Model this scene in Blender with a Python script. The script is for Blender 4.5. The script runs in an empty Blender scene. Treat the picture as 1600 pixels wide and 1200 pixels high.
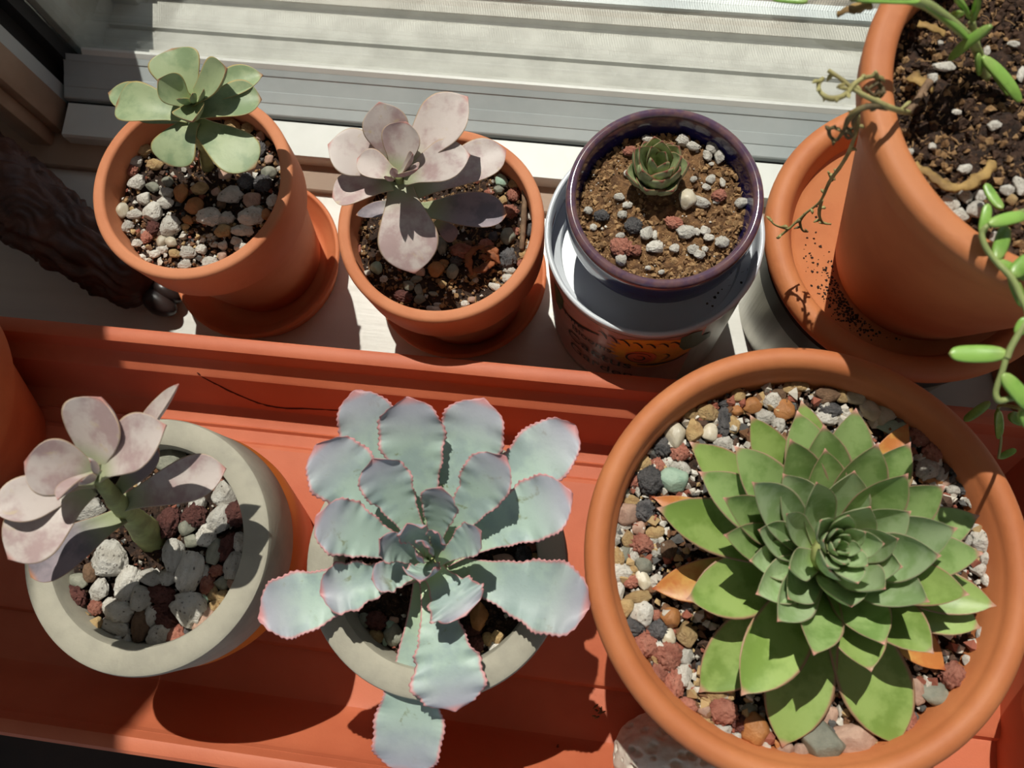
import bpy, math, random
from mathutils import Vector, Matrix, noise
S = bpy.context.scene
COL = S.collection
PI = math.pi

# ---------------------------------------------------------------- camera
FPX, HC = 1290.0, 0.49                      # focal length in pixels (1600 wide), lens height above the sill
nd = Vector((105, 305, FPX)).normalized()   # straight down, seen in the camera's axes
xd = Vector((11600, 1100, -1290)); xd -= nd * xd.dot(nd); xd.normalize()
yd = (-nd).cross(xd)
R = lambda k: Vector((xd[k], yd[k], -nd[k]))
cam_d = bpy.data.cameras.new('camera'); cam = bpy.data.objects.new('camera', cam_d); COL.objects.link(cam)
m3 = Matrix((R(0), -R(1), -R(2))).transposed()
cam.matrix_world = Matrix.Translation((0, 0, HC)) @ m3.to_4x4()
cam_d.sensor_width = 36; cam_d.lens = FPX * 36 / 1600; cam_d.clip_start = 0.01
cam_d.dof.use_dof = True; cam_d.dof.focus_distance = 0.40; cam_d.dof.aperture_fstop = 14
S.camera = cam

def at(px, py, z):
    """point of the room at height z seen at a pixel of the 1600x1200 photograph"""
    d = R(0) * (px - 800) + R(1) * (py - 600) + R(2) * FPX
    return Vector((0, 0, HC)) + d * ((z - HC) / d.z)
def px2m(n, z):
    return n * (HC - z) / FPX

# ---------------------------------------------------------------- world, sun, exposure
w = bpy.data.worlds.new('sky'); S.world = w; w.use_nodes = True
bg = w.node_tree.nodes['Background']; bg.inputs[0].default_value = (0.66, 0.81, 1.0, 1); bg.inputs[1].default_value = 0.5
sun_d = bpy.data.lights.new('sun', 'SUN'); sun = bpy.data.objects.new('sun', sun_d); COL.objects.link(sun)
SUN_DIR = Vector((0.143, -0.517, -1.0)).normalized()
sun.rotation_euler = SUN_DIR.to_track_quat('-Z', 'Y').to_euler(); sun.location = (-0.5, 2, 3)
sun_d.energy = 9.2; sun_d.color = (1.0, 0.945, 0.865); sun_d.angle = math.radians(0.53)
vs = S.view_settings
vs.view_transform = 'Standard'; vs.look = 'None'; vs.gamma = 1; vs.use_curve_mapping = False; vs.exposure = 0.12

# ---------------------------------------------------------------- helpers
def lin(r, g, b):
    f = lambda c: (c / 255 / 12.92) if c / 255 <= 0.04045 else ((c / 255 + 0.055) / 1.055) ** 2.4
    return (f(r), f(g), f(b), 1)

def link(name, verts, faces, mat=None, parent=None, smooth=False, attrs=None):
    me = bpy.data.meshes.new(name); me.from_pydata([tuple(v) for v in verts], [], faces); me.update()
    if attrs:
        for k, vals in attrs.items():
            a = me.attributes.new(k, 'FLOAT', 'POINT'); a.data.foreach_set('value', vals)
    if mat: me.materials.append(mat)
    if smooth: me.shade_smooth()
    return linkmesh(name, me, parent)
def linkmesh(name, me, parent=None):
    o = bpy.data.objects.new(name, me); COL.objects.link(o)
    if parent: o.parent = parent; o.matrix_parent_inverse = parent.matrix_world.inverted()
    return o
def empty(name, loc):
    o = bpy.data.objects.new(name, None); o.empty_display_size = 0.01; o.location = loc; COL.objects.link(o)
    o.matrix_world = Matrix.Translation(loc); return o
def tag(o, label=None, cat=None, group=None, kind=None):
    if label: o['label'] = label
    if cat: o['category'] = cat
    if group: o['group'] = group
    if kind: o['kind'] = kind
    return o
def autosmooth(o, ang=35):
    me = o.data; me.shade_smooth()
    if hasattr(me, 'set_sharp_from_angle'): me.set_sharp_from_angle(angle=math.radians(ang))
    return o

def boxv(x0, x1, y0, y1, z0, z1, bev=0.0):
    if bev <= 0:
        v = [(x, y, z) for x in (x0, x1) for y in (y0, y1) for z in (z0, z1)]
        f = [(0, 1, 3, 2), (4, 6, 7, 5), (0, 4, 5, 1), (2, 3, 7, 6), (0, 2, 6, 4), (1, 5, 7, 3)]
        return v, f
    import bmesh
    bm = bmesh.new(); bmesh.ops.create_cube(bm, size=1)
    for q in bm.verts: q.co = ((x0 + x1) / 2 + q.co.x * (x1 - x0), (y0 + y1) / 2 + q.co.y * (y1 - y0), (z0 + z1) / 2 + q.co.z * (z1 - z0))
    bmesh.ops.bevel(bm, geom=bm.edges[:], offset=bev, segments=2, affect='EDGES', profile=0.5)
    v = [tuple(q.co) for q in bm.verts]; f = [tuple(q.index for q in p.verts) for p in bm.faces]; bm.free()
    return v, f

def lathe(name, prof, c, mat, parent=None, seg=96, wob=0.0, seed=0, smooth=40):
    """revolve profile [(r, z), ...] about a vertical axis at c=(x, y)"""
    v, f, ring = [], [], []
    for (r, z) in prof:
        if r < 1e-6: ring.append([len(v)]); v.append((c[0], c[1], z)); continue
        idx = []
        for k in range(seg):
            a = 2 * PI * k / seg
            rr = r * (1 + wob * noise.noise(Vector((math.cos(a) * 1.3 + seed, math.sin(a) * 1.3, z * 12))))
            idx.append(len(v)); v.append((c[0] + rr * math.cos(a), c[1] + rr * math.sin(a), z))
        ring.append(idx)
    for A, B in zip(ring, ring[1:]):
        if len(A) == 1 and len(B) == 1: continue
        for k in range(seg):
            k2 = (k + 1) % seg
            if len(A) == 1: f.append((A[0], B[k2], B[k]))
            elif len(B) == 1: f.append((A[k], A[k2], B[0]))
            else: f.append((A[k], A[k2], B[k2], B[k]))
    o = link(name, v, f, mat, parent)
    return autosmooth(o, smooth)

def arc(cx, cz, r, a0, a1, n=8):
    return [(cx + r * math.cos(math.radians(a0 + (a1 - a0) * i / n)), cz + r * math.sin(math.radians(a0 + (a1 - a0) * i / n))) for i in range(n + 1)]

def extrude_x(name, poly, x0, x1, mat, parent=None, yx=0.0, n=1, smooth=None):
    """closed (y, z) polygon swept along x; yx = drift of y per x"""
    v, f = [], []
    for k in range(n + 1):
        x = x0 + (x1 - x0) * k / n
        for (y, z) in poly: v.append((x, y + yx * x, z))
    m = len(poly)
    for k in range(n):
        for i in range(m):
            j = (i + 1) % m
            f.append((k * m + i, k * m + j, (k + 1) * m + j, (k + 1) * m + i))
    f.append(tuple(range(m - 1, -1, -1))); f.append(tuple(n * m + i for i in range(m)))
    o = link(name, v, f, mat, parent)
    import bmesh
    bm = bmesh.new(); bm.from_mesh(o.data); bmesh.ops.recalc_face_normals(bm, faces=bm.faces[:]); bm.to_mesh(o.data); bm.free()
    if smooth: autosmooth(o, smooth)
    return o

def catmull(pts, n=6):
    P = [pts[0]] + list(pts) + [pts[-1]]; out = []
    for i in range(1, len(P) - 2):
        p0, p1, p2, p3 = P[i - 1], P[i], P[i + 1], P[i + 2]
        for k in range(n):
            t = k / n
            out.append(0.5 * ((2 * p1) + (p2 - p0) * t + (2 * p0 - 5 * p1 + 4 * p2 - p3) * t * t + (3 * p1 - p0 - 3 * p2 + p3) * t ** 3))
    out.append(P[-2]); return out

def tube_geo(pts, rad, seg=8, n=6, flat=1.0, v=None, f=None, rough=0.0):
    """tube along a smooth path; rad = list of radii at the given points"""
    pp = catmull(pts, n); N = len(pp)
    rr = []
    for i in range(N):
        t = i / (N - 1) * (len(rad) - 1); k = min(int(t), len(rad) - 2); rr.append(rad[k] + (rad[k + 1] - rad[k]) * (t - k))
    v = [] if v is None else v; f = [] if f is None else f
    nrm = None; b0 = len(v)
    for i, p in enumerate(pp):
        t = (pp[min(i + 1, N - 1)] - pp[max(i - 1, 0)])
        t = t.normalized() if t.length > 1e-9 else Vector((0, 0, 1))
        if nrm is None: nrm = t.orthogonal().normalized() if abs(t.z) > 0.9 else (Vector((0, 0, 1)) - t * t.z).normalized()
        nrm = (nrm - t * nrm.dot(t)).normalized(); s = t.cross(nrm)
        for k in range(seg):
            a = 2 * PI * k / seg
            q = rr[i] * (1 + rough * noise.noise(p * 400 + Vector((k * 3.1, 0, 0))))
            v.append(p + nrm * (math.sin(a) * q * flat) + s * (math.cos(a) * q))
    for i in range(N - 1):
        for k in range(seg):
            k2 = (k + 1) % seg
            f.append((b0 + i * seg + k, b0 + i * seg + k2, b0 + (i + 1) * seg + k2, b0 + (i + 1) * seg + k))
    f.append(tuple(b0 + k for k in range(seg - 1, -1, -1))); f.append(tuple(b0 + (N - 1) * seg + k for k in range(seg)))
    return v, f
def tube(name, pts, rad, mat, parent=None, **kw):
    v, f = tube_geo(pts, rad, **kw)
    return link(name, v, f, mat, parent, smooth=True)

# ---------------------------------------------------------------- materials
def nodes(name):
    m = bpy.data.materials.new(name); m.use_nodes = True
    nt = m.node_tree; return m, nt, nt.nodes['Principled BSDF']
def mixc(nt, a, b, fac):
    n = nt.nodes.new('ShaderNodeMix'); n.data_type = 'RGBA'
    for sock, val in ((n.inputs[0], fac), (n.inputs[6], a), (n.inputs[7], b)):
        if isinstance(val, (tuple, list, float, int)): sock.default_value = val
        else: nt.links.new(val, sock)
    return n.outputs[2]
def nz(nt, scale, detail=3, rough=0.55, coord='Object', dist=0.0, stretch=None):
    tc = nt.nodes.new('ShaderNodeTexCoord'); n = nt.nodes.new('ShaderNodeTexNoise')
    n.inputs['Scale'].default_value = scale; n.inputs['Detail'].default_value = detail; n.inputs['Roughness'].default_value = rough; n.inputs['Distortion'].default_value = dist
    out = tc.outputs[coord]
    if stretch:
        mp = nt.nodes.new('ShaderNodeMapping'); mp.inputs['Scale'].default_value = stretch; nt.links.new(out, mp.inputs[0]); out = mp.outputs[0]
    nt.links.new(out, n.inputs['Vector']); return n.outputs['Fac']
def ramp(nt, inp, a, b):
    n = nt.nodes.new('ShaderNodeMapRange'); n.interpolation_type = 'SMOOTHSTEP'
    n.inputs[1].default_value = a; n.inputs[2].default_value = b; nt.links.new(inp, n.inputs[0]); return n.outputs[0]
def bump(nt, bsdf, inp, strength=0.3, dist=0.001):
    n = nt.nodes.new('ShaderNodeBump'); n.inputs['Strength'].default_value = strength; n.inputs['Distance'].default_value = dist
    nt.links.new(inp, n.inputs['Height']); nt.links.new(n.outputs[0], bsdf.inputs['Normal'])
def attr(nt, name):
    n = nt.nodes.new('ShaderNodeAttribute'); n.attribute_name = name; return n.outputs['Fac']
def orand(nt):
    return nt.nodes.new('ShaderNodeObjectInfo').outputs['Random']

def plain(name, c1, c2=None, scale=40, rough=0.6, bs=0.15, bscale=300, bd=0.0006, spec=0.5, metal=0.0, stretch=None, coat=0.0):
    m, nt, b = nodes(name)
    col = mixc(nt, c1, c2 or c1, ramp(nt, nz(nt, scale, 4, stretch=stretch), 0.35, 0.68))
    nt.links.new(col, b.inputs['Base Color'])
    b.inputs['Roughness'].default_value = rough; b.inputs['Metallic'].default_value = metal; b.inputs['Specular IOR Level'].default_value = spec
    b.inputs['Coat Weight'].default_value = coat
    if bs: bump(nt, b, nz(nt, bscale, 3, stretch=stretch), bs, bd)
    return m

M = {}
M['terra'] = plain('terracotta', lin(208, 134, 94), lin(196, 118, 78), 25, 0.78, 0.12, 700)
M['terra_o'] = plain('terracotta_orange', lin(200, 124, 76), lin(186, 108, 64), 22, 0.62, 0.12, 500)
M['terra_r'] = plain('terracotta_reddish', lin(208, 124, 80), lin(194, 106, 64), 22, 0.7, 0.12, 600)
M['plastic'] = plain('terracotta_plastic', lin(198, 108, 74), lin(188, 98, 66), 18, 0.6, 0.1, 900)
M['concrete'] = plain('grey_concrete', lin(174, 167, 150), lin(158, 152, 137), 60, 0.75, 0.2, 500)
M['orange_glaze'] = plain('orange_clay', lin(214, 122, 38), lin(196, 104, 30), 22, 0.45, 0.05, 500)
M['sill'] = plain('white_sill_paint', lin(218, 215, 208), lin(204, 200, 192), 30, 0.35, 0.35, 160, 0.0006, stretch=(0.12, 1, 1))
M['tan_wood'] = plain('tan_wood', lin(160, 134, 114), lin(144, 118, 98), 30, 0.6, 0.2, 200, stretch=(0.15, 1, 1))
M['vinyl'] = plain('white_vinyl', lin(212, 213, 208), lin(204, 205, 200), 20, 0.45, 0.05, 300)
M['vinyl_grey_dim'] = plain('dimmed_grey_vinyl', lin(172, 178, 178), lin(160, 167, 168), 20, 0.5, 0.05, 300)  # greyer vinyl: weaker light on the sloping rail put into the colour
M['ext_beige'] = plain('exterior_beige', lin(166, 164, 156), lin(150, 148, 140), 50, 0.8, 0.3, 400)
M['rubber'] = plain('black_seal', lin(22, 22, 24), None, 20, 0.7, 0)
M['wall'] = plain('wall_paint', lin(176, 150, 128), lin(168, 142, 120), 6, 0.85, 0.1, 300)
M['room'] = plain('room_paint', lin(234, 228, 218), None, 6, 0.9, 0)
M['floor'] = plain('wood_floor', lin(206, 178, 146), lin(190, 158, 126), 5, 0.7, 0)
M['table'] = plain('dark_table', lin(46, 32, 26), lin(34, 24, 20), 20, 0.6, 0)
M['ground'] = plain('gravel_ground', lin(120, 112, 100), lin(70, 64, 58), 40, 0.95, 0.4, 60, 0.01)
M['carved'] = plain('carved_brown', lin(88, 52, 38), lin(62, 34, 24), 60, 0.5, 0.4, 250, 0.001)
M['hoof'] = plain('dark_hoof', lin(58, 46, 44), lin(46, 36, 34), 40, 0.35, 0.1)
M['metal'] = plain('tin_metal', lin(190, 188, 180), lin(172, 170, 162), 120, 0.32, 0.25, 700, 0.0004, metal=1.0, stretch=(1, 1, 0.03))
M['white_enamel'] = plain('white_enamel', lin(216, 220, 226), lin(206, 210, 216), 20, 0.25, 0.0)
M['dark_band'] = plain('dark_band', lin(58, 46, 38), lin(48, 38, 32), 20, 0.4, 0)
M['print_peach'] = plain('print_peach', lin(214, 140, 100), lin(204, 128, 90), 60, 0.3, 0, metal=0.0)
M['print_pink'] = plain('print_pink', lin(196, 150, 138), lin(184, 136, 124), 60, 0.3, 0)
M['print_yellow'] = plain('print_yellow', lin(240, 176, 40), lin(236, 150, 34), 120, 0.3, 0)
M['print_orange'] = plain('print_orange', lin(230, 104, 46), None, 60, 0.3, 0)
M['print_green'] = plain('print_green', lin(70, 116, 84), lin(58, 100, 72), 60, 0.3, 0)
M['print_black'] = plain('print_black', lin(18, 16, 16), None, 60, 0.35, 0)
M['twig'] = plain('twig', lin(140, 112, 88), lin(108, 84, 64), 200, 0.85, 0.5, 500)
M['dry'] = plain('dry_leaf', lin(176, 142, 84), lin(128, 98, 56), 120, 0.75, 0.4, 400)
M['dry_brown'] = plain('dry_brown', lin(150, 84, 44), lin(96, 52, 30), 200, 0.75, 0.4, 500)
M['dry_green'] = plain('dry_green', lin(178, 170, 112), lin(138, 126, 78), 120, 0.7, 0.3, 400)
M['dry_dark'] = plain('dry_dark', lin(92, 76, 52), lin(132, 118, 74), 150, 0.7, 0.3, 400)
M['crack'] = plain('crack_line', lin(70, 20, 10), None, 100, 0.9, 0)

def blue_glaze():
    m, nt, b = nodes('cobalt_glaze')
    g = nt.nodes.new('ShaderNodeNewGeometry'); sx = nt.nodes.new('ShaderNodeSeparateXYZ'); nt.links.new(g.outputs['Position'], sx.inputs[0])
    rim = ramp(nt, sx.outputs[2], 0.1385, 0.1435)
    blue = mixc(nt, lin(28, 30, 92), lin(44, 34, 78), ramp(nt, nz(nt, 60), 0.35, 0.7))
    brown = mixc(nt, lin(112, 82, 84), lin(84, 62, 84), ramp(nt, nz(nt, 160), 0.35, 0.65))
    nt.links.new(mixc(nt, blue, brown, rim), b.inputs['Base Color'])
    b.inputs['Roughness'].default_value = 0.12; b.inputs['Coat Weight'].default_value = 0.4; b.inputs['Coat Roughness'].default_value = 0.05
    return m
M['blue'] = blue_glaze()

def glass():
    m, nt, b = nodes('window_glass'); nt.nodes.remove(b)
    out = nt.nodes['Material Output']; tr = nt.nodes.new('ShaderNodeBsdfTransparent'); tr.inputs[0].default_value = (0.94, 0.96, 0.95, 1)
    gl = nt.nodes.new('ShaderNodeBsdfGlossy'); gl.inputs['Roughness'].default_value = 0.0
    ge = nt.nodes.new('ShaderNodeNewGeometry'); dt = nt.nodes.new('ShaderNodeVectorMath'); dt.operation = 'DOT_PRODUCT'
    nt.links.new(ge.outputs['Incoming'], dt.inputs[0]); nt.links.new(ge.outputs['Normal'], dt.inputs[1])
    def mth(op, a, b=None):
        n = nt.nodes.new('ShaderNodeMath'); n.operation = op
        for i, q in enumerate((a, b)):
            if q is None: continue
            if isinstance(q, (int, float)): n.inputs[i].default_value = q
            else: nt.links.new(q, n.inputs[i])
        return n
    c = mth('ABSOLUTE', dt.outputs['Value']); inv = mth('SUBTRACT', 1.0, c.outputs[0]); p5 = mth('POWER', inv.outputs[0], 5.0)
    sc = mth('MULTIPLY', p5.outputs[0], 0.955); mul = mth('ADD', sc.outputs[0], 0.12)   # Schlick reflectance, same from both sides
    mx = nt.nodes.new('ShaderNodeMixShader'); nt.links.new(mul.outputs[0], mx.inputs[0]); nt.links.new(tr.outputs[0], mx.inputs[1]); nt.links.new(gl.outputs[0], mx.inputs[2])
    nt.links.new(mx.outputs[0], out.inputs[0]); return m
M['glass'] = glass()
M['screen'] = plain('screen_wire', lin(150, 150, 146), None, 10, 0.5, 0)

def leafmat(name, main, main2, basec, edge, tip, bed=(0.0, 0.35), edg=(0.86, 0.99), tipr=(0.93, 1.0), rough=0.48, pscale=70, psoft=(0.42, 0.62), blotch=None, blot=(0.6, 0.7), far=None, farr=(0.55, 0.95)):
    m, nt, b = nodes(name)
    col = mixc(nt, main, main2, ramp(nt, nz(nt, pscale, 4, 0.6), *psoft))
    if blotch: col = mixc(nt, col, blotch, ramp(nt, nz(nt, pscale * 1.7, 5, 0.65, dist=0.5), *blot))
    if far: col = mixc(nt, col, far, ramp(nt, attr(nt, 'along'), *farr))
    inv = ramp(nt, attr(nt, 'along'), *bed)
    col = mixc(nt, basec, col, inv)
    col = mixc(nt, col, edge, ramp(nt, attr(nt, 'edge'), *edg))
    col = mixc(nt, col, tip, ramp(nt, attr(nt, 'along'), *tipr))
    hs = nt.nodes.new('ShaderNodeHueSaturation'); nt.links.new(col, hs.inputs['Color'])
    mr = nt.nodes.new('ShaderNodeMapRange'); mr.inputs[3].default_value = 0.88; mr.inputs[4].default_value = 1.1; nt.links.new(orand(nt), mr.inputs[0]); nt.links.new(mr.outputs[0], hs.inputs['Value'])
    nt.links.new(hs.outputs[0], b.inputs['Base Color'])
    b.inputs['Roughness'].default_value = rough; b.inputs['Specular IOR Level'].default_value = 0.4
    b.inputs['Subsurface Weight'].default_value = 0.0
    bump(nt, b, nz(nt, 260, 3), 0.18, 0.0006)
    return m
M['leafA'] = leafmat('leaf_sage', lin(156, 168, 128), lin(130, 148, 110), lin(158, 170, 116), lin(176, 152, 96), lin(150, 110, 80), edg=(0.9, 1.0))
M['leafB'] = leafmat('leaf_lilac', lin(202, 188, 182), lin(176, 150, 148), lin(166, 170, 136), lin(190, 160, 130), lin(188, 130, 122), bed=(0.05, 0.4), edg=(0.93, 1.0), blotch=lin(196, 176, 146), blot=(0.6, 0.74))
M['leafBd'] = leafmat('leaf_lilac_shaded', lin(150, 136, 142), lin(120, 112, 120), lin(150, 156, 118), lin(176, 136, 110), lin(190, 130, 96), bed=(0.1, 0.5), edg=(0.93, 1.0))  # darker lilac: shade on the lower leaves put into the colour
M['leafE'] = leafmat('leaf_bluegreen', lin(168, 188, 176), lin(154, 172, 168), lin(172, 192, 150), lin(200, 140, 140), lin(192, 134, 136), bed=(0.05, 0.45), edg=(0.87, 0.975), tipr=(0.97, 1.0), blotch=lin(132, 142, 108), blot=(0.60, 0.72), pscale=75, far=lin(164, 162, 174), farr=(0.62, 1.0))
M['leafF'] = leafmat('leaf_green', lin(148, 172, 108), lin(122, 150, 84), lin(142, 166, 80), lin(164, 136, 110), lin(210, 150, 134), bed=(0.0, 0.5), edg=(0.87, 0.97), tipr=(0.94, 1.0), rough=0.42, pscale=90)
M['leafFo'] = leafmat('leaf_green_outer', lin(150, 172, 96), lin(122, 148, 70), lin(142, 160, 76), lin(164, 128, 100), lin(200, 150, 128), edg=(0.87, 0.97), tipr=(0.94, 1.0), rough=0.4, pscale=60)
M['leafFi'] = leafmat('leaf_green_inner', lin(176, 196, 150), lin(150, 176, 120), lin(152, 180, 86), lin(174, 166, 134), lin(212, 152, 134), edg=(0.88, 0.98), tipr=(0.94, 1.0), rough=0.45, pscale=90)
M['leafFy'] = leafmat('leaf_yellowed', lin(208, 158, 84), lin(196, 120, 62), lin(120, 140, 60), lin(180, 110, 70), lin(180, 96, 60), bed=(0.45, 0.75), edg=(0.9, 1.0), rough=0.4)
M['leafC'] = leafmat('leaf_small', lin(166, 176, 130), lin(138, 150, 106), lin(146, 162, 104), lin(140, 92, 72), lin(126, 76, 60), edg=(0.88, 0.99), pscale=220)
M['leafG'] = leafmat('leaf_banana', lin(138, 178, 84), lin(118, 158, 70), lin(150, 176, 96), lin(120, 160, 70), lin(150, 160, 90), pscale=120, rough=0.35)
M['stemG'] = plain('green_stem', lin(158, 172, 106), lin(140, 150, 92), 80, 0.5, 0.1)
M['stemA'] = plain('plant_stem', lin(160, 164, 104), lin(130, 130, 80), 120, 0.6, 0.3)

def stone(name, a, b2, rough, pit=None, pscale=7, bs=0.5, bscale=7, var=0.25):
    m, nt, b = nodes(name)
    col = mixc(nt, a, b2, ramp(nt, nz(nt, 2.6, 4), 0.35, 0.68))
    if pit:
        vo = nt.nodes.new('ShaderNodeTexVoronoi'); vo.inputs['Scale'].default_value = pscale
        tc = nt.nodes.new('ShaderNodeTexCoord'); nt.links.new(tc.outputs['Object'], vo.inputs['Vector'])
        n2 = ramp(nt, nz(nt, pscale * 0.5, 2), 0.46, 0.56)
        pm = nt.nodes.new('ShaderNodeMath'); pm.operation = 'MULTIPLY'
        inv = nt.nodes.new('ShaderNodeMapRange'); inv.inputs[1].default_value = 0.12; inv.inputs[2].default_value = 0.34; inv.inputs[3].default_value = 1; inv.inputs[4].default_value = 0
        nt.links.new(vo.outputs['Distance'], inv.inputs[0]); nt.links.new(inv.outputs[0], pm.inputs[0]); nt.links.new(n2, pm.inputs[1])
        col = mixc(nt, col, pit, pm.outputs[0])
    hs = nt.nodes.new('ShaderNodeHueSaturation'); nt.links.new(col, hs.inputs['Color'])
    mr = nt.nodes.new('ShaderNodeMapRange'); mr.inputs[3].default_value = 1 - var; mr.inputs[4].default_value = 1 + var * 0.5; nt.links.new(orand(nt), mr.inputs[0]); nt.links.new(mr.outputs[0], hs.inputs['Value'])
    nt.links.new(hs.outputs[0], b.inputs['Base Color']); b.inputs['Roughness'].default_value = rough
    bump(nt, b, nz(nt, bscale, 5, 0.65), bs, 0.06); return m
STONE = {
 'w': ('white pumice', stone('stone_white', lin(228, 222, 212), lin(206, 198, 186), 0.85, lin(110, 100, 92))),
 't': ('tan', stone('stone_tan', lin(206, 174, 124), lin(186, 150, 104), 0.55)),
 'o': ('amber brown', stone('stone_amber', lin(188, 128, 76), lin(170, 112, 64), 0.5, bs=0.25)),
 'p': ('pinkish beige', stone('stone_pink', lin(194, 158, 138), lin(176, 140, 122), 0.6, bs=0.3)),
 'r': ('red lava', stone('stone_red', lin(192, 128, 108), lin(170, 104, 86), 0.92, lin(128, 72, 60), 9, 0.5)),
 'm': ('dark maroon lava', stone('stone_maroon', lin(128, 78, 70), lin(100, 58, 52), 0.92, lin(64, 34, 30), 9, 0.6)),
 'd': ('charcoal lava', stone('stone_dark', lin(116, 112, 112), lin(86, 84, 86), 0.92, lin(50, 48, 50), 9, 0.6)),
 'k': ('grey-green', stone('stone_grey', lin(150, 148, 132), lin(128, 128, 114), 0.65, bs=0.25)),
 'g': ('pale green', stone('stone_green', lin(176, 200, 178), lin(154, 182, 162), 0.6, bs=0.25)),
 'c': ('pale quartz', stone('stone_quartz', lin(214, 204, 184), lin(196, 182, 156), 0.35, bs=0.15)),
 'b': ('brown', stone('stone_brown', lin(134, 104, 80), lin(108, 82, 62), 0.8)),
}
def soilmat(name, a, b2, c3):
    m, nt, b = nodes(name)
    col = mixc(nt, a, b2, ramp(nt, nz(nt, 300, 5), 0.38, 0.62)); col = mixc(nt, col, c3, ramp(nt, nz(nt, 900, 3), 0.62, 0.72))
    col = mixc(nt, col, c3, attr(nt, 'tone'))
    nt.links.new(col, b.inputs['Base Color']); b.inputs['Roughness'].default_value = 0.95; bump(nt, b, nz(nt, 700, 5, 0.7), 0.9, 0.0015); return m
M['soil_dark'] = soilmat('soil_dark', lin(72, 50, 38), lin(46, 32, 25), lin(128, 94, 70))
M['soil_brown'] = soilmat('soil_brown', lin(142, 104, 68), lin(98, 68, 44), lin(196, 156, 110))
def gritmat():
    m, nt, b = nodes('grit')
    t = attr(nt, 'tone'); n = nt.nodes.new('ShaderNodeValToRGB'); cr = n.color_ramp; cr.interpolation = 'CONSTANT'
    cols = [lin(206, 198, 186), lin(186, 156, 112), lin(150, 88, 70), lin(84, 62, 50), lin(196, 188, 176), lin(120, 84, 58), lin(92, 90, 88), lin(214, 208, 198)]
    cr.elements[0].position = 0; cr.elements[0].color = cols[0]; cr.elements[1].position = 1 / 8; cr.elements[1].color = cols[1]
    for i in range(2, 8): e = cr.elements.new(i / 8); e.color = cols[i]
    nt.links.new(t, n.inputs[0]); nt.links.new(n.outputs[0], b.inputs['Base Color']); b.inputs['Roughness'].default_value = 0.9; return m
M['grit'] = gritmat()

# ---------------------------------------------------------------- the room
WX = -0.0227                                # the window runs at a slight angle to the tray
def wbox(name, x0, x1, y0, y1, z0, z1, mat, parent, bev=0.0):
    v, f = boxv(x0, x1, y0, y1, z0, z1, bev)
    v = [(x, y + WX * x, z) for (x, y, z) in v]
    o = link(name, v, f, mat, parent)
    if bev: autosmooth(o, 40)
    return o
def struct(o, label=None):
    return tag(o, label, kind='structure')
YF = 0.250                                  # room face of the window wall
WL, WR, WT = -0.372, 0.80, 1.30
wall = empty('wall_back', (0, YF, 0)); struct(wall, 'interior wall around the window')
wbox('wall_panel', -2.0, WL - 0.03, YF, YF + 0.14, -0.75, 1.7, M['wall'], wall)
wbox('wall_panel', WR, 2.0, YF, YF + 0.14, -0.75, 1.7, M['wall'], wall)
wbox('wall_panel', WL - 0.03, WR, YF, YF + 0.14, WT, 1.7, M['wall'], wall)
wbox('wall_panel', WL - 0.03, WR, YF, YF + 0.14, -0.75, -0.03, M['wall'], wall)
def room(name, x0, x1, y0, y1, z0, z1, m): return struct(link(name, *boxv(x0, x1, y0, y1, z0, z1), mat=M[m]))
room('floor', -2.0, 2.0, -2.6, 0.30, -0.78, -0.75, 'floor')
room('wall_left', -2.03, -2.0, -2.6, 0.30, -0.75, 1.7, 'room')
room('wall_right', 2.0, 2.03, -2.6, 0.30, -0.75, 1.7, 'room')
room('ceiling', -2.03, 2.03, -2.63, 0.45, 1.7, 1.73, 'room')
room('ground', -6, 6, 0.45, 9, -1.05, -1.0, 'ground')

# sill (painted board) and the tan stool trim behind it
sill = struct(link('window_sill', *boxv(-0.62, 0.80, 0.088, 0.235, -0.03, 0.0, 0.003), mat=M['sill']), 'white painted window sill with visible wood grain')
tr = extrude_x('trim_1', [(0.222, 0.0), (0.222, 0.004), (0.223, 0.0048), (0.262, 0.0050), (0.262, -0.02), (0.235, -0.02), (0.235, 0.0)], -0.62, 0.80, M['tan_wood'], yx=WX)
struct(tr, 'tan wooden trim strip between sill and white window frame')
# window unit
win = empty('window_1', (0, 0.25, 0.0)); struct(win, 'white sliding window with insect screen above the sill')
extrude_x('frame_ledge', [(0.2395, 0.002), (0.2395, 0.0135), (0.2405, 0.0155), (0.263, 0.0165), (0.263, 0.002)], WL, WR, M['vinyl'], win, WX)
extrude_x('seal_gap', [(0.263, 0.0), (0.263, 0.0125), (0.2665, 0.0125), (0.2665, 0.0)], WL - 0.004, WR, M['rubber'], win, WX)
extrude_x('sash_rail', [(0.2665, 0.0), (0.2665, 0.0165), (0.2672, 0.0172), (0.2735, 0.0192), (0.2738, 0.0197), (0.2800, 0.0222), (0.2803, 0.0220), (0.2885, 0.0258), (0.2889, 0.0266), (0.2925, 0.0285), (0.2925, 0.0)], WL - 0.004, WR, M['vinyl_grey_dim'], win, WX)
extrude_x('glazing_bead', [(0.2925, 0.0), (0.2925, 0.0286), (0.2948, 0.0308), (0.2965, 0.0310), (0.2965, 0.0)], WL + 0.01, WR, M['vinyl'], win, WX)
wbox('glass_pane', WL, WR, 0.2966, 0.2996, 0.010, WT, M['glass'], win)
extrude_x('outer_rail', [(0.3005, 0.0), (0.3005, 0.013), (0.312, 0.010), (0.312, 0.0)], WL, WR, M['ext_beige'], win, WX)
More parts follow.
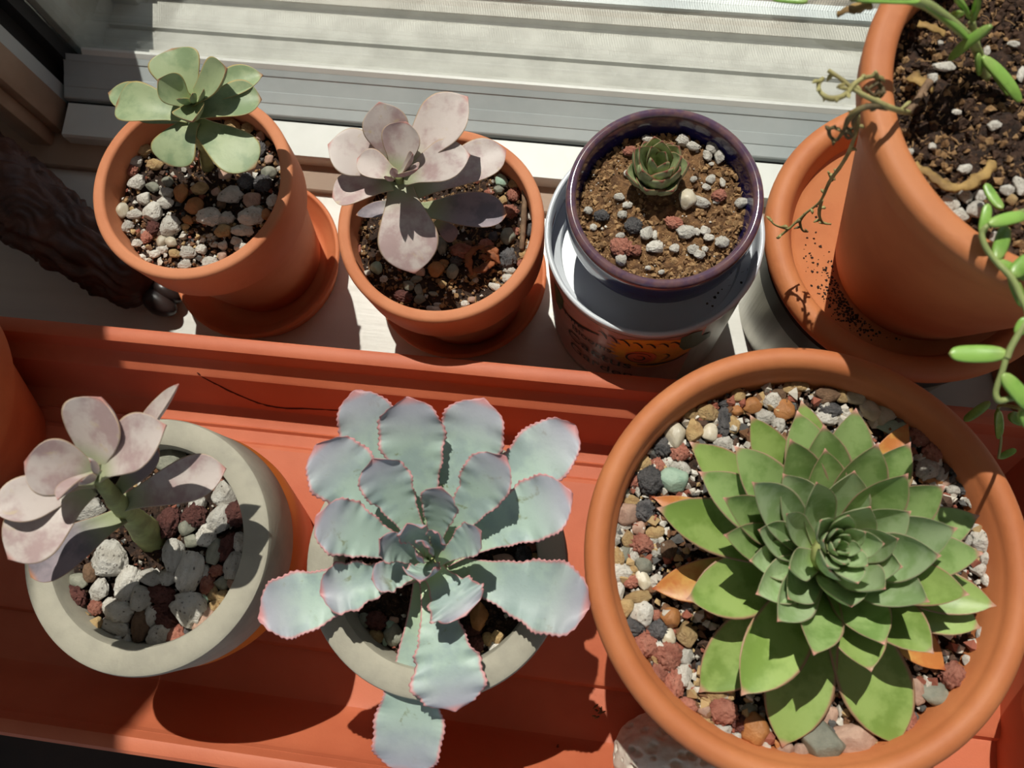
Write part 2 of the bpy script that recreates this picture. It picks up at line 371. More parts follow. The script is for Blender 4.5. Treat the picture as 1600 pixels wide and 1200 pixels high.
extrude_x('outer_sill', [(0.312, -0.03), (0.312, 0.004), (0.330, 0.004), (0.331, 0.001), (0.333, 0.001), (0.334, 0.0035), (0.3545, 0.0015), (0.355, -0.006), (0.3645, -0.006), (0.365, 0.0), (0.378, 0.0), (0.378, -0.03)], WL - 0.01, WR, M['ext_beige'], win, WX)
extrude_x('screen_frame', [(0.378, -0.02), (0.378, 0.0035), (0.388, 0.0035), (0.388, -0.02)], WL - 0.01, WR, M['vinyl_grey_dim'], win, WX)
# left side of the unit: casing, track, frame
wbox('casing', WL - 0.03, WL - 0.006, 0.246, 0.2665, -0.005, WT, M['tan_wood'], win, 0.0015)
wbox('casing_bead', WL - 0.03, WL - 0.013, 0.236, 0.246, -0.0, WT, M['tan_wood'], win, 0.0015)
wbox('side_track', WL - 0.03, WL - 0.007, 0.2665, 0.276, 0.0, WT, M['vinyl_grey_dim'], win)
wbox('side_seal', WL - 0.03, WL - 0.012, 0.276, 0.289, 0.0, WT, M['rubber'], win)
wbox('side_frame', WL - 0.03, WL - 0.002, 0.289, 0.300, 0.0, WT, M['rubber'], win)
wbox('outer_frame', WL - 0.03, WL + 0.004, 0.300, 0.352, -0.02, WT, M['ext_beige'], win, 0.002)
wbox('screen_side_frame', WL - 0.03, WL + 0.0225, 0.352, 0.390, -0.03, WT, M['ext_beige'], win, 0.002)
# insect screen: every wire is geometry
v, f = [], []
pit, rad = 0.0017, 0.00013
def wire(a, b, d1, d2):
    k = len(v)
    for p in (a, b):
        for s in (d1, d2, -d1, -d2): v.append(p + s)
    for i in range(4): f.append((k + i, k + (i + 1) % 4, k + 4 + (i + 1) % 4, k + 4 + i))
x = WL
while x < WR:
    wire(Vector((x, 0.383 + WX * x, 0.003)), Vector((x, 0.383 + WX * x, WT)), Vector((rad, 0, 0)), Vector((0, rad, 0))); x += pit
z = 0.004
while z < WT:
    wire(Vector((WL, 0.3833 + WX * WL, z)), Vector((WR, 0.3833 + WX * WR, z)), Vector((0, 0, rad)), Vector((0, rad, 0))); z += pit
scr = link('insect_screen', v, f, M['screen'], win); scr['kind'] = 'stuff'

# stand that carries the tray
st = empty('plant_stand', (0, 0, -0.75))
link('stand_top', *boxv(-0.62, 0.62, -0.150, 0.084, 0.0, 0.024, 0.002), mat=M['table'], parent=st)  # dark front overhang added to stand in for shaded floor below
for sx in (-0.58, 0.58):
    for sy in (-0.13, 0.06): link('leg', *boxv(sx - 0.015, sx + 0.015, sy - 0.012, sy + 0.012, -0.75, 0.0, 0.002), mat=M['table'], parent=st)
tag(st, 'dark stand in shadow under the long terracotta plastic tray', 'stand')

# ---------------------------------------------------------------- tray
ZF = 0.029
back = [(0.088, ZF - 0.004), (0.0945, 0.070), (0.1030, 0.070), (0.1047, 0.0735), (0.1040, 0.0765), (0.1022, 0.0775), (0.0980, 0.0775), (0.0962, 0.0768), (0.0952, 0.0745), (0.0935, 0.0655), (0.0915, 0.0635), (0.0862, 0.0612), (0.0848, 0.0600), (0.0765, 0.0340), (0.0745, 0.0300), (0.0725, ZF)]
flo = [(0.0640, ZF), (0.0630, ZF + 0.0015), (0.0615, ZF), (0.0550, ZF), (0.0535, ZF + 0.003), (0.0515, ZF + 0.0042), (-0.0500, ZF + 0.0042), (-0.0525, ZF + 0.003), (-0.0545, ZF - 0.0005), (-0.0580, ZF), (-0.0760, ZF)]
front = [(-0.0800, ZF + 0.001), (-0.0835, 0.0335), (-0.0945, 0.0610), (-0.0962, 0.0640), (-0.0985, 0.0740), (-0.0995, 0.0768), (-0.1012, 0.0775), (-0.1055, 0.0775), (-0.1072, 0.0765), (-0.1078, 0.0735), (-0.1060, 0.070), (-0.0975, 0.070), (-0.0880, ZF - 0.004)]
tray = extrude_x('planter_tray', back + flo + front, -0.52, 0.217, M['plastic'], smooth=30)
tag(tray, 'long terracotta-coloured plastic tray along the sill holding the front pots', 'tray')
for nm, x in (('end_wall', -0.52), ('end_wall', 0.2145)):
    link(nm, *boxv(x, x + 0.003, -0.104, 0.102, ZF - 0.003, 0.0765), mat=M['plastic'], parent=tray)
cp = [(308, 582), (322, 592), (340, 601), (360, 611), (385, 622), (410, 631), (440, 637), (475, 638), (510, 640), (535, 641)]
def on_wall(px, py):
    d = at(px, py, 0.0) - Vector((0, 0, HC)); lo, hi = 0.03, 0.062      # meet the sloping back wall of the tray
    for _ in range(30):
        zc = (lo + hi) / 2; p = at(px, py, zc); yw = 0.0765 + (zc - 0.034) * 0.3192
        if p.y < yw: hi = zc
        else: lo = zc
    return p
tube('crack', [on_wall(*q) for q in cp], [0.0003, 0.0006, 0.0005, 0.0006, 0.0003], M['crack'], tray, seg=5, n=4, rough=0.8)

# ---------------------------------------------------------------- pots
def saucer(name, c, r, z0, h, mat, label, group=None, th=0.004, lip=0.003):
    pr = [(0, z0), (r * 0.86, z0), (r * 0.90, z0 + 0.001), (r - 0.0008, z0 + h - lip * 0.6)] + arc(r - lip / 2, z0 + h - lip / 2, lip / 2, 0, 180, 6) + [(r - th - 0.001, z0 + h - lip), (r * 0.87 - th, z0 + 0.006), (r * 0.85 - th - 0.002, z0 + 0.0045), (0, z0 + 0.0045)]
    o = lathe(name, pr, c, mat); return tag(o, label, 'saucer', group)
def clay_pot(name, c, z0, zr, r, rb, collar, mat, label, tin=0.006, deep=0.03, rnd=0.0024, group=None):
    rc = r - 0.0050
    rz = zr - collar
    rside = rb + (rc - 0.001 - rb) * 1.0
    pr = [(0, z0), (rb - 0.003, z0), (rb, z0 + 0.003), (rside, rz - 0.0005), (r - 0.0020, rz), (r - 0.0012, rz + 0.001)] + arc(r - rnd, zr - rnd, rnd, 0, 90, 6) + arc(r - tin + rnd * 0.6, zr - rnd * 0.8, rnd * 0.8, 90, 180, 5) + [(r - tin - 0.001, zr - max(collar, 0.024) * 0.9), (rb - 0.005 + (rc - rb) * 0.5, zr - deep - 0.02), (rb - 0.006, z0 + 0.008), (0, z0 + 0.007)]
    o = lathe(name, pr, c, mat, wob=0.004, seed=zr * 50); return tag(o, label, 'pot', group)

C1, C2, CT, CB, C4 = (-0.2190, 0.1760), (-0.0870, 0.1665), (0.0196, 0.1670), (0.0213, 0.1714), (0.1475, 0.1813)
C5 = (0.1525, 0.1725)
G1, G2, BW = (-0.1850, -0.0068), (-0.0596, 0.0000), (0.0850, 0.0180)
saucer('plant_saucer', (-0.2204, 0.1728), 0.0535, 0.0, 0.019, M['terra_r'], 'round terracotta saucer under the pot with the green rosette, beside the carved foot')
clay_pot('terracotta_pot', C1, 0.0046, 0.112, 0.0535, 0.036, 0.030, M['terra'], 'terracotta pot holding the sage green rosette near the window corner')
saucer('plant_saucer', (-0.0895, 0.1715), 0.0525, 0.0, 0.019, M['terra_r'], 'round terracotta saucer under the pot with the lilac rosette, beside the printed tin')
clay_pot('terracotta_pot', C2, 0.0046, 0.107, 0.0530, 0.036, 0.030, M['terra'], 'terracotta pot holding the lilac pink rosette, between green rosette and printed tin')

# printed tin with the blue pot in it
tin = empty('tin_can', (CT[0], CT[1], 0)); RT = 0.0520
lathe('can_body', [(0, 0), (RT - 0.001, 0), (RT, 0.001), (RT, 0.110), (RT - 0.0006, 0.110), (RT - 0.0006, 0.002), (0, 0.002)], CT, M['metal'], tin)
lathe('white_rim', [(RT + 0.0001, 0.108), (RT + 0.0006, 0.1105)] + arc(RT - 0.0004, 0.1135, 0.0013, -30, 170, 8) + [(RT - 0.0022, 0.111), (RT - 0.0022, 0.098), (RT - 0.0065, 0.0965), (RT - 0.0072, 0.0905), (0.020, 0.090), (0.020, 0.0885), (RT - 0.0008, 0.0885), (RT - 0.0008, 0.108)], CT, M['white_enamel'], tin)
def cyl_pt(th, z, off):
    a = math.radians(th); return Vector((CT[0] + (RT + off) * math.cos(a), CT[1] + (RT + off) * math.sin(a), z))
def patch(name, poly, mat, off, parent=tin):
    """flat print on the can: polygon in (angle deg, height)"""
    from mathutils.geometry import tessellate_polygon
    cx = sum(p[0] for p in poly) / len(poly); import bmesh
    bm = bmesh.new(); vs_ = [bm.verts.new((p[0] / 60, p[1] * 18, 0)) for p in poly]; bm.faces.new(vs_)
    bmesh.ops.triangulate(bm, faces=bm.faces[:])
    bmesh.ops.subdivide_edges(bm, edges=bm.edges[:], cuts=3, use_grid_fill=True)
    for q in bm.verts: q.co = cyl_pt(q.co.x * 60, q.co.y / 18, off)
    me = bpy.data.meshes.new(name); bm.to_mesh(me); bm.free(); me.materials.append(mat); return linkmesh(name, me, parent)
def stroke(name, pts, wd, mat, off, parent=tin):
    v, f = [], []
    P2 = catmull([Vector((p[0] * RT * PI / 180, p[1], 0)) for p in pts], 5); N = len(P2)
    for i, p in enumerate(P2):
        t = (P2[min(i + 1, N - 1)] - P2[max(i - 1, 0)]).normalized(); s = Vector((-t.y, t.x, 0)); ww = wd * (0.35 + 0.65 * math.sin(PI * (i + 0.5) / N))
        for sg in (1, -1):
            q = p + s * ww * sg; v.append(cyl_pt(q.x / RT * 180 / PI, q.y, off))
    for i in range(N - 1): f.append((2 * i, 2 * i + 1, 2 * i + 3, 2 * i + 2))
    return link(name, v, f, mat, parent)
def rect(a0, a1, z0, z1, n=8): return [(a0 + (a1 - a0) * i / n, z0) for i in range(n + 1)] + [(a1 - (a1 - a0) * i / n, z1) for i in range(n + 1)]
LAB = patch('printed_label', rect(-205, -60, 0.006, 0.107, 14), M['print_pink'], 0.0001)
patch('printed_sky', [(-205, 0.107), (-205, 0.080), (-150, 0.080), (-128, 0.088), (-112, 0.094), (-100, 0.094), (-85, 0.088), (-56, 0.092), (-56, 0.107)], M['print_peach'], 0.0002, LAB)
sunp = []
for k in range(44):
    a = 2 * PI * k / 44; rr = (1.0 if k % 2 else 0.76); sunp.append((-85 + 25 * rr * math.cos(a), 0.0800 + 0.026 * rr * math.sin(a)))
patch('printed_sun', sunp, M['print_yellow'], 0.0003, LAB)
patch('printed_sun_face', [(-89 + 9 * math.cos(t * PI / 8), 0.074 + 0.011 * math.sin(t * PI / 8)) for t in range(16)], M['print_orange'], 0.0004, LAB)
for i, (cx, cz, rr, t0, t1) in enumerate([(-90, 0.073, 1.0, 20, 330), (-90, 0.073, 0.45, 200, 480), (-78, 0.074, 0.7, -80, 80)]):
    stroke('printed_swirl', [(cx + 7 * rr * math.cos(math.radians(t0 + (t1 - t0) * k / 7)), cz + 0.009 * rr * math.sin(math.radians(t0 + (t1 - t0) * k / 7))) for k in range(8)], 0.0005, M['print_black'], 0.0005, LAB)
for a in (-112, -106, -99, -92, -85, -78, -72):
    stroke('printed_flame', [(a - 3, 0.0985), (a - 1, 0.0995), (a + 1.5, 0.0955), (a + 2.5, 0.092)], 0.0006, M['print_black'], 0.0005, LAB)
patch('printed_cactus', [(-70, 0.104), (-64, 0.107), (-58, 0.104), (-57, 0.094), (-50, 0.090), (-49, 0.080), (-57, 0.076), (-65, 0.078), (-69, 0.088)], M['print_green'], 0.0004, LAB)
patch('printed_cactus', [(-152, 0.100), (-146, 0.102), (-141, 0.096), (-142, 0.084), (-146, 0.070), (-151, 0.072)], M['print_green'], 0.0004, LAB)
stroke('printed_branch', [(-147, 0.084), (-138, 0.083), (-128, 0.086), (-120, 0.090), (-114, 0.0925)], 0.0014, M['print_black'], 0.0005, LAB)
stroke('printed_lizard', [(-90, 0.060), (-84, 0.0600), (-76, 0.0610), (-68, 0.0640), (-62, 0.070)], 0.0016, M['print_black'], 0.0005, LAB)
def text_on_can(txt, a0, a1, z0, hgt, slope=0.0):
    cu = bpy.data.curves.new('lettering', 'FONT'); cu.body = txt; cu.size = 1; cu.resolution_u = 4
    to = bpy.data.objects.new('lettering', cu); COL.objects.link(to)
    bpy.context.view_layer.update()
    me = bpy.data.meshes.new_from_object(to.evaluated_get(bpy.context.evaluated_depsgraph_get()))
    bpy.data.objects.remove(to); bpy.data.curves.remove(cu)
    xs = [q.co.x for q in me.vertices]; x0, x1 = min(xs), max(xs)
    for q in me.vertices:
        t = (q.co.x - x0) / (x1 - x0); q.co = cyl_pt(a0 + (a1 - a0) * t, z0 + slope * t + q.co.y * hgt / 0.7, 0.0006)
    me.materials.clear(); me.materials.append(M['print_black']); linkmesh('lettering', me, LAB)
text_on_can('Life', -140, -124, 0.0795, 0.0065, 0.002)
text_on_can('Blooms', -133, -106, 0.0690, 0.0085, 0.002)
text_on_can('Cactus', -137, -93, 0.0500, 0.0130, 0.0)
text_on_can('Garden', -135, -91, 0.0300, 0.0130, 0.0)
tag(tin, 'white-rimmed metal tin printed with a sun, cactus and the words Cactus Garden', 'tin')
RBp = 0.0438
lathe('blue_pot', [(0, 0.0905), (0.030, 0.0905), (0.033, 0.094), (0.0385, 0.118), (0.0405, 0.1215), (RBp, 0.1235), (RBp + 0.0006, 0.129), (RBp + 0.0003, 0.140)] + arc(RBp - 0.0020, 0.1428, 0.0023, 0, 180, 10) + [(0.0388, 0.138), (0.0372, 0.125), (0.026, 0.096), (0, 0.095)], CB, M['blue'], seg=96)
tag(bpy.data.objects['blue_pot'], 'small cobalt blue glazed pot with brown rim standing in the printed tin', 'pot')

# right: metal tin, saucer, tall pot
RS = 0.0675
tin2 = empty('tin_can', (C4[0], C4[1], 0))
lathe('can_body', [(0, 0), (RS, 0), (RS, 0.078), (RS - 0.001, 0.0785), (0, 0.0785)], C4, M['metal'], tin2)
lathe('dark_band', [(RS + 0.0002, 0.066), (RS + 0.0016, 0.067), (RS + 0.0018, 0.0845), (RS - 0.002, 0.0855), (0, 0.0855), (0, 0.079), (RS + 0.0002, 0.079)], C4, M['dark_band'], tin2)
tag(tin2, 'wide plain metal tin with dark top band under the largest saucer', 'tin')
RQ = 0.0735; z0 = 0.0858
lathe('plant_saucer', [(0, z0), (RQ - 0.012, z0), (RQ - 0.006, z0 + 0.004)] + arc(RQ - 0.0062, z0 + 0.0142, 0.0062, -45, 170, 12) + [(RQ - 0.0150, z0 + 0.0075), (RQ - 0.018, z0 + 0.0060), (0, z0 + 0.0055)], C4, M['terra_o'])
tag(bpy.data.objects['plant_saucer.002'], 'large orange terracotta saucer with thick rounded rim under the tall right pot', 'saucer')
clay_pot('terracotta_pot', C5, z0 + 0.0058, 0.240, 0.0755, 0.0420, 0.013, M['terra_o'], 'tall orange terracotta pot with trailing string succulent on the large saucer', tin=0.0095, rnd=0.0042)

# left: pot whose wall enters the frame
clay_pot('terracotta_pot', (-0.348, 0.041), ZF + 0.0003, 0.150, 0.072, 0.029, 0.030, M['terra_o'], 'plain orange terracotta pot cut off by the left edge of the photo')
clay_pot('terracotta_pot', (0.262, 0.150), 0.0, 0.062, 0.044, 0.036, 0.020, M['terra_o'], 'terracotta pot in shade at the right edge behind the wide bowl')
# lower right: another clay pot next to the bowl
clay_pot('terracotta_pot', (0.256, -0.033), 0.0243, 0.118, 0.055, 0.036, 0.028, M['terra_o'], 'terracotta pot cut off by the right edge beside the wide bowl')

def painted_pot(c, zr, label):
    e = empty('painted_pot', (c[0], c[1], ZF + 0.0045)); r, ri, zc = 0.0545, 0.0425, zr - 0.031
    lathe('grey_collar', [(0.0505, zc), (r - 0.0006, zc), (r - 0.0002, zc + 0.0008), (r, zr - 0.0025), (r - 0.0006, zr - 0.0008), (r - 0.002, zr), (ri + 0.0022, zr), (ri + 0.0004, zr - 0.0008), (ri - 0.0002, zr - 0.0025), (ri - 0.001, zr - 0.018), (0.0405, zc)], c, M['concrete'], e, seg=112, wob=0.003)
    lathe('clay_body', [(0, ZF + 0.0045), (0.037, ZF + 0.0045), (0.040, ZF + 0.007), (0.0534, zc - 0.018), (0.0545, zc - 0.008), (0.0540, zc), (0.0405, zc), (0.032, ZF + 0.012), (0, ZF + 0.010)], c, M['orange_glaze'], e)
    return tag(e, label, 'pot')
painted_pot(G1, 0.145, 'grey-collared clay pot with orange base holding the leaning lilac rosette')
painted_pot(G2, 0.146, 'grey-collared clay pot under the ruffled blue-green echeveria')
# wide bowl
RB, zb = 0.0845, 0.160
lathe('terracotta_bowl', [(0, ZF + 0.0045), (0.052, ZF + 0.0045), (0.056, ZF + 0.008), (0.074, zb - 0.022), (0.0775, zb - 0.018), (0.0800, zb - 0.014)] + arc(RB - 0.0050, zb - 0.0050, 0.0050, -50, 165, 14) + [(RB - 0.0106, zb - 0.0060), (RB - 0.0116, zb - 0.0070), (RB - 0.0128, zb - 0.015), (0.060, zb - 0.05), (0.050, 0.045), (0, 0.044)], BW, M['terra_o'], seg=128, wob=0.003)
tag(bpy.data.objects['terracotta_bowl'], 'wide terracotta bowl with thick rounded rim holding the large green rosette', 'pot')

# ---------------------------------------------------------------- soil and loose grit in each pot
def soil(c, r, z, mat, label, lump=0.003, dome=0.0, seed=0, nr=22, ns=80):
    v, f, tone = [], [], []
    for i in range(nr + 1):
        for k in range(ns):
            rr = r * i / nr; a = 2 * PI * k / ns; x, y = rr * math.cos(a), rr * math.sin(a)
            n = noise.noise(Vector((x * 160 + seed, y * 160, 0))) + 0.6 * noise.noise(Vector((x * 420, y * 420 + seed, 3)))
            v.append((c[0] + x, c[1] + y, z + lump * n * 0.7 + dome * (1 - (i / nr) ** 2) - (0.0015 if i == nr else 0))); tone.append(0.0)
    for i in range(nr):
        for k in range(ns):
            k2 = (k + 1) % ns; f.append((i * ns + k, (i + 1) * ns + k, (i + 1) * ns + k2, i * ns + k2))
    o = link('potting_soil', v, f, mat, None, True, {'tone': tone}); return tag(o, label, 'soil', kind='stuff')

def chunk(v, f, tone, p, s, rng, t, kind='chip'):
    """one irregular crumb or fibre, 8 to 20 triangles"""
    k = len(v); rot = Matrix.Rotation(rng.uniform(0, 6.3), 3, Vector((rng.uniform(-1, 1), rng.uniform(-1, 1), rng.uniform(-1, 1))).normalized())
    if kind == 'fibre':
        a = rng.uniform(0, 6.3); d = Vector((math.cos(a), math.sin(a), rng.uniform(-0.3, 0.3))) * s; n = Vector((-d.y, d.x, 0)).normalized() * s * rng.uniform(0.06, 0.16); u = Vector((0, 0, s * 0.1))
        m = Vector((rng.uniform(-1, 1), rng.uniform(-1, 1), 0.4)) * s * 0.25
        for q in (p - d, p + m, p + d):
            v.extend([q + n, q + u, q - n])
        for i in (0, 3):
            for j in range(3): f.append((k + i + j, k + i + (j + 1) % 3, k + i + 3 + (j + 1) % 3, k + i + 3 + j))
        tone.extend([t] * 9); return
    pts = [(1, 0, 0), (0.2, 0.95, 0.1), (-0.9, 0.3, 0), (-0.5, -0.8, 0), (0.6, -0.75, 0), (0.1, 0.1, 0.85), (-0.1, 0, -0.8)]
    for q in pts:
        v.append(p + rot @ (Vector(q) * s * rng.uniform(0.65, 1.2)))
    for i in range(5):
        f.append((k + i, k + (i + 1) % 5, k + 5)); f.append((k + (i + 1) % 5, k + i, k + 6))
    tone.extend([t] * 7)

def crumbs(name, c, r, z, n, smin, smax, mat, label, seed, tones=(0, 1), fib=0.0, cat='grit', ybias=None):
    rng = random.Random(seed); v, f, tone = [], [], []
    for _ in range(n):
        rr = r * math.sqrt(rng.random()); a = rng.uniform(0, 2 * PI); x, y = rr * math.cos(a), rr * math.sin(a)
        if ybias and rng.random() > ybias(x / r, y / r): continue
        s = smin + (smax - smin) * rng.random() ** 2
        chunk(v, f, tone, Vector((c[0] + x, c[1] + y, z + rng.uniform(0, 0.6) * s + 0.0012 * noise.noise(Vector((x * 200, y * 200, seed))))), s, rng, rng.uniform(*tones), 'fibre' if rng.random() < fib else 'chip')
    o = link(name, v, f, mat, None, False, {'tone': tone}); return tag(o, label, cat, kind='stuff')

Z1, Z2, ZBl, ZG1, ZG2, ZBW, Z4 = 0.096, 0.090, 0.131, 0.131, 0.130, 0.145, 0.220
soil(C1, 0.0470, Z1 - 0.002, M['soil_dark'], 'dark soil under the pebbles of the sage green rosette', seed=1)
soil(C2, 0.0468, Z2 - 0.001, M['soil_dark'], 'dark soil in the pot of the lilac rosette beside the tin', seed=2)
soil(CB, 0.0380, ZBl, M['soil_brown'], 'brown fibrous soil in the cobalt blue pot', 0.004, 0.002, 3)
soil(G1, 0.0422, ZG1 - 0.002, M['soil_dark'], 'dark soil under the pebbles of the left grey pot', seed=4)
soil(G2, 0.0422, ZG2 - 0.001, M['soil_dark'], 'dark soil beneath the ruffled echeveria', seed=5)
soil(BW, 0.0722, ZBW - 0.002, M['soil_dark'], 'dark soil under the gravel of the wide bowl', seed=6)
soil(C5, 0.0665, Z4 - 0.001, M['soil_dark'], 'dark peaty soil in the tall right pot', 0.005, 0.002, 7)
crumbs('grit', C1, 0.046, Z1 - 0.0006, 1500, 0.0006, 0.0024, M['grit'], 'fine white grit and crumbs between the pebbles of the green rosette pot', 11, ybias=lambda x, y: 0.95 if (y < -0.25 and x < 0.35) else 0.35)
crumbs('soil_crumbs', C1, 0.046, Z1 - 0.001, 500, 0.0006, 0.0018, M['soil_brown'], 'brown soil crumbs in the green rosette pot', 12, fib=0.3, cat='soil')
crumbs('grit', C2, 0.046, Z2 - 0.001, 420, 0.0006, 0.0020, M['grit'], 'mixed fine grit in the lilac rosette pot beside the tin', 13)
crumbs('soil_crumbs', C2, 0.046, Z2, 1100, 0.0007, 0.0022, M['soil_brown'], 'brown soil crumbs and root fibres in the lilac rosette pot', 14, (0, 0.8), fib=0.5, cat='soil')
crumbs('soil_crumbs', CB, 0.0376, ZBl + 0.0005, 3000, 0.0007, 0.0021, M['soil_brown'], 'coarse brown bark crumbs and fibres in the cobalt blue pot', 15, (0, 1), fib=0.4, cat='soil')
crumbs('grit', CB, 0.0355, ZBl + 0.001, 120, 0.0005, 0.0011, M['grit'], 'tiny white perlite grains in the cobalt blue pot', 16, (0.88, 0.99))
crumbs('soil_crumbs', G1, 0.0415, ZG1 - 0.001, 700, 0.0006, 0.0018, M['soil_dark'], 'dark soil crumbs in the left grey pot', 17, (0, 0.5), fib=0.2, cat='soil')
crumbs('grit', G1, 0.0415, ZG1 - 0.001, 420, 0.0006, 0.0018, M['grit'], 'fine grit between the pebbles of the left grey pot', 18)
crumbs('soil_crumbs', G2, 0.0415, ZG2, 1100, 0.0006, 0.0020, M['soil_dark'], 'dark soil crumbs beneath the ruffled echeveria', 19, (0, 0.5), fib=0.4, cat='soil')
crumbs('grit', G2, 0.0415, ZG2, 160, 0.0006, 0.0018, M['grit'], 'fine grit beneath the ruffled echeveria', 20)
crumbs('grit', BW, 0.0712, ZBW - 0.0002, 3600, 0.0009, 0.0034, M['grit'], 'fine mixed grit between the gravel of the wide bowl', 21)
crumbs('soil_crumbs', C5, 0.0655, Z4 + 0.0005, 4200, 0.0005, 0.0021, M['soil_brown'], 'coarse brown bark crumbs in the tall right pot', 22, (0, 0.9), fib=0.5, cat='soil')
crumbs('soil_crumbs', C5, 0.0655, Z4 + 0.0005, 3400, 0.0006, 0.0022, M['soil_dark'], 'dark peat crumbs in the tall right pot', 23, (0, 0.3), fib=0.3, cat='soil')
# dirt spilled in the saucer of the tall pot, and specks on the tin rim
rng = random.Random(5); v, f, tone = [], [], []
for _ in range(420):
    t = rng.gauss(0.45, 0.22); a = math.radians(190 + 62 * t); rr = 0.0428 + abs(rng.gauss(0, 0.0035 + 0.0022 * (1 - abs(t - 0.5))))
    if rr < 0.054: chunk(v, f, tone, Vector((C5[0] + rr * math.cos(a), C5[1] + rr * math.sin(a), 0.0858 + 0.0058)), rng.uniform(0.0003, 0.0011), rng, 0.0, 'fibre' if rng.random() < 0.3 else 'chip')
for _ in range(60):
    q = at(1265 + rng.gauss(12, 26), 395 + rng.gauss(10, 38), 0.0918)
    if 0.046 < math.hypot(q.x - C4[0], q.y - C4[1]) < 0.055: chunk(v, f, tone, q, rng.uniform(0.0003, 0.0009), rng, 0.0)
tag(link('spilled_soil', v, f, M['soil_dark'], None, False, {'tone': tone}), 'dark soil specks spilled in the large orange saucer', 'soil', kind='stuff')
v, f, tone = [], [], []
for (px, py) in [(1172, 430), (1158, 442), (1150, 432), (1140, 446), (1117, 465), (1110, 470), (1122, 458), (1105, 474), (1128, 452), (1160, 425), (1168, 421), (1138, 437), (1113, 478)]:
    chunk(v, f, tone, at(px, py, 0.098), rng.uniform(0.0005, 0.0011), rng, 0.0, 'fibre' if rng.random() < 0.5 else 'chip')
tag(link('spilled_soil', v, f, M['soil_dark'], None, False, {'tone': tone}), 'dark specks of soil on the white rim of the printed tin', 'soil', kind='stuff')

# ---------------------------------------------------------------- pebbles, one object each
import bmesh
def pebble_mesh(name, mat, sub, amp, freq, seed, fac=0.0):
    bm = bmesh.new(); bmesh.ops.create_icosphere(bm, subdivisions=sub, radius=0.5)
    planes = []
    rg = random.Random(seed)
    for _ in range(11): planes.append((Vector((rg.uniform(-1, 1), rg.uniform(-1, 1), rg.uniform(-1, 1))).normalized(), rg.uniform(0.33, 0.44)))
    for q in bm.verts:
        p = q.co.copy(); d = p.normalized()
        p = p * (1 + amp * noise.noise(d * freq + Vector((seed * 3.7, 0, 0))) + amp * 0.5 * noise.noise(d * freq * 2.3 + Vector((0, seed, 0))) + amp * 0.22 * noise.noise(d * freq * 5.1 + Vector((seed, 0, 2))))
        if fac:
            for (nn, h) in planes:
                e = p.dot(nn) - h
                if e > 0: p -= nn * e * fac
        q.co = p
    me = bpy.data.meshes.new(name); bm.to_mesh(me); bm.free(); me.materials.append(mat); me.shade_smooth(); return me
PM = {}
SHAPE = {'w': (4, 0.26, 2.6, 0.8), 't': (3, 0.24, 2.0, 0.92), 'o': (3, 0.2, 1.7, 0.92), 'p': (3, 0.2, 1.7, 0.92), 'r': (4, 0.44, 4.0, 0.35), 'm': (4, 0.44, 4.2, 0.35), 'd': (4, 0.40, 4.2, 0.35), 'k': (3, 0.12, 1.4, 0.95), 'g': (3, 0.12, 1.4, 0.95), 'c': (3, 0.15, 1.5, 0.8), 'b': (3, 0.3, 2.4, 0.6)}
for k, (sub, amp, fr, fac) in SHAPE.items():
    PM[k] = [pebble_mesh('pebble_' + STONE[k][0].replace(' ', '_').replace('-', '_'), STONE[k][1], sub, amp, fr, i * 7 + ord(k), fac) for i in range(6)]
PEB_N = {}
def pebbles(data, ox, oy, sc, z, where, seed, sink=0.22, grow=1.0, perl=False, cen=None):
    rng = random.Random(seed)
    for row in data.split(';'):
        row = row.strip()
        if not row: continue
        x, y, wd, hg, k = row.split(','); x, y, wd, hg = float(x), float(y), float(wd), float(hg); k = k.strip()
        dx, dy = px2m(wd * sc, z + 0.003) * grow, px2m(hg * sc, z + 0.003) * grow
        dz = min(dx, dy) * rng.uniform(0.7, 0.9)
        zc = z + dz * (0.5 - sink)
        o = bpy.data.objects.new('pebble', rng.choice(PM[k])); COL.objects.link(o)
        o.location = at(ox + x * sc, oy + y * sc, zc)
        fl = rng.choice((1, -1)); o.rotation_euler = (rng.choice((0, PI)), 0, rng.choice((0, PI)) + rng.uniform(-0.3, 0.3)); o.scale = (dx * 1.2, dy * 1.24, dz * 1.1)
        kind = STONE[k][0]
        if perl and k == 'w': kind = 'white perlite'
        rx, ry = (o.location.x - cen[0]) / cen[2], (o.location.y - cen[1]) / cen[2]; rr = math.hypot(rx, ry)
        if rr < 0.38: pos = 'close to the plant'
        else:
            pos = ('right', 'back right', 'back', 'back left', 'left', 'front left', 'front', 'front right')[int((math.degrees(math.atan2(ry, rx)) % 360 + 22.5) // 45) % 8]
            pos = ('by the ' + pos + ' rim') if rr > 0.72 else ('on the ' + pos + ' side')
        big = max(dx, dy) * 1000; size = 'large ' if big > 8.5 else 'small ' if big < 5.0 else ''
        tag(o, size + kind + ' pebble ' + pos + ', ' + where, 'pebble', kind + ' pebbles in the ' + where)
        PEB_N.setdefault(o['label'], []).append(o)

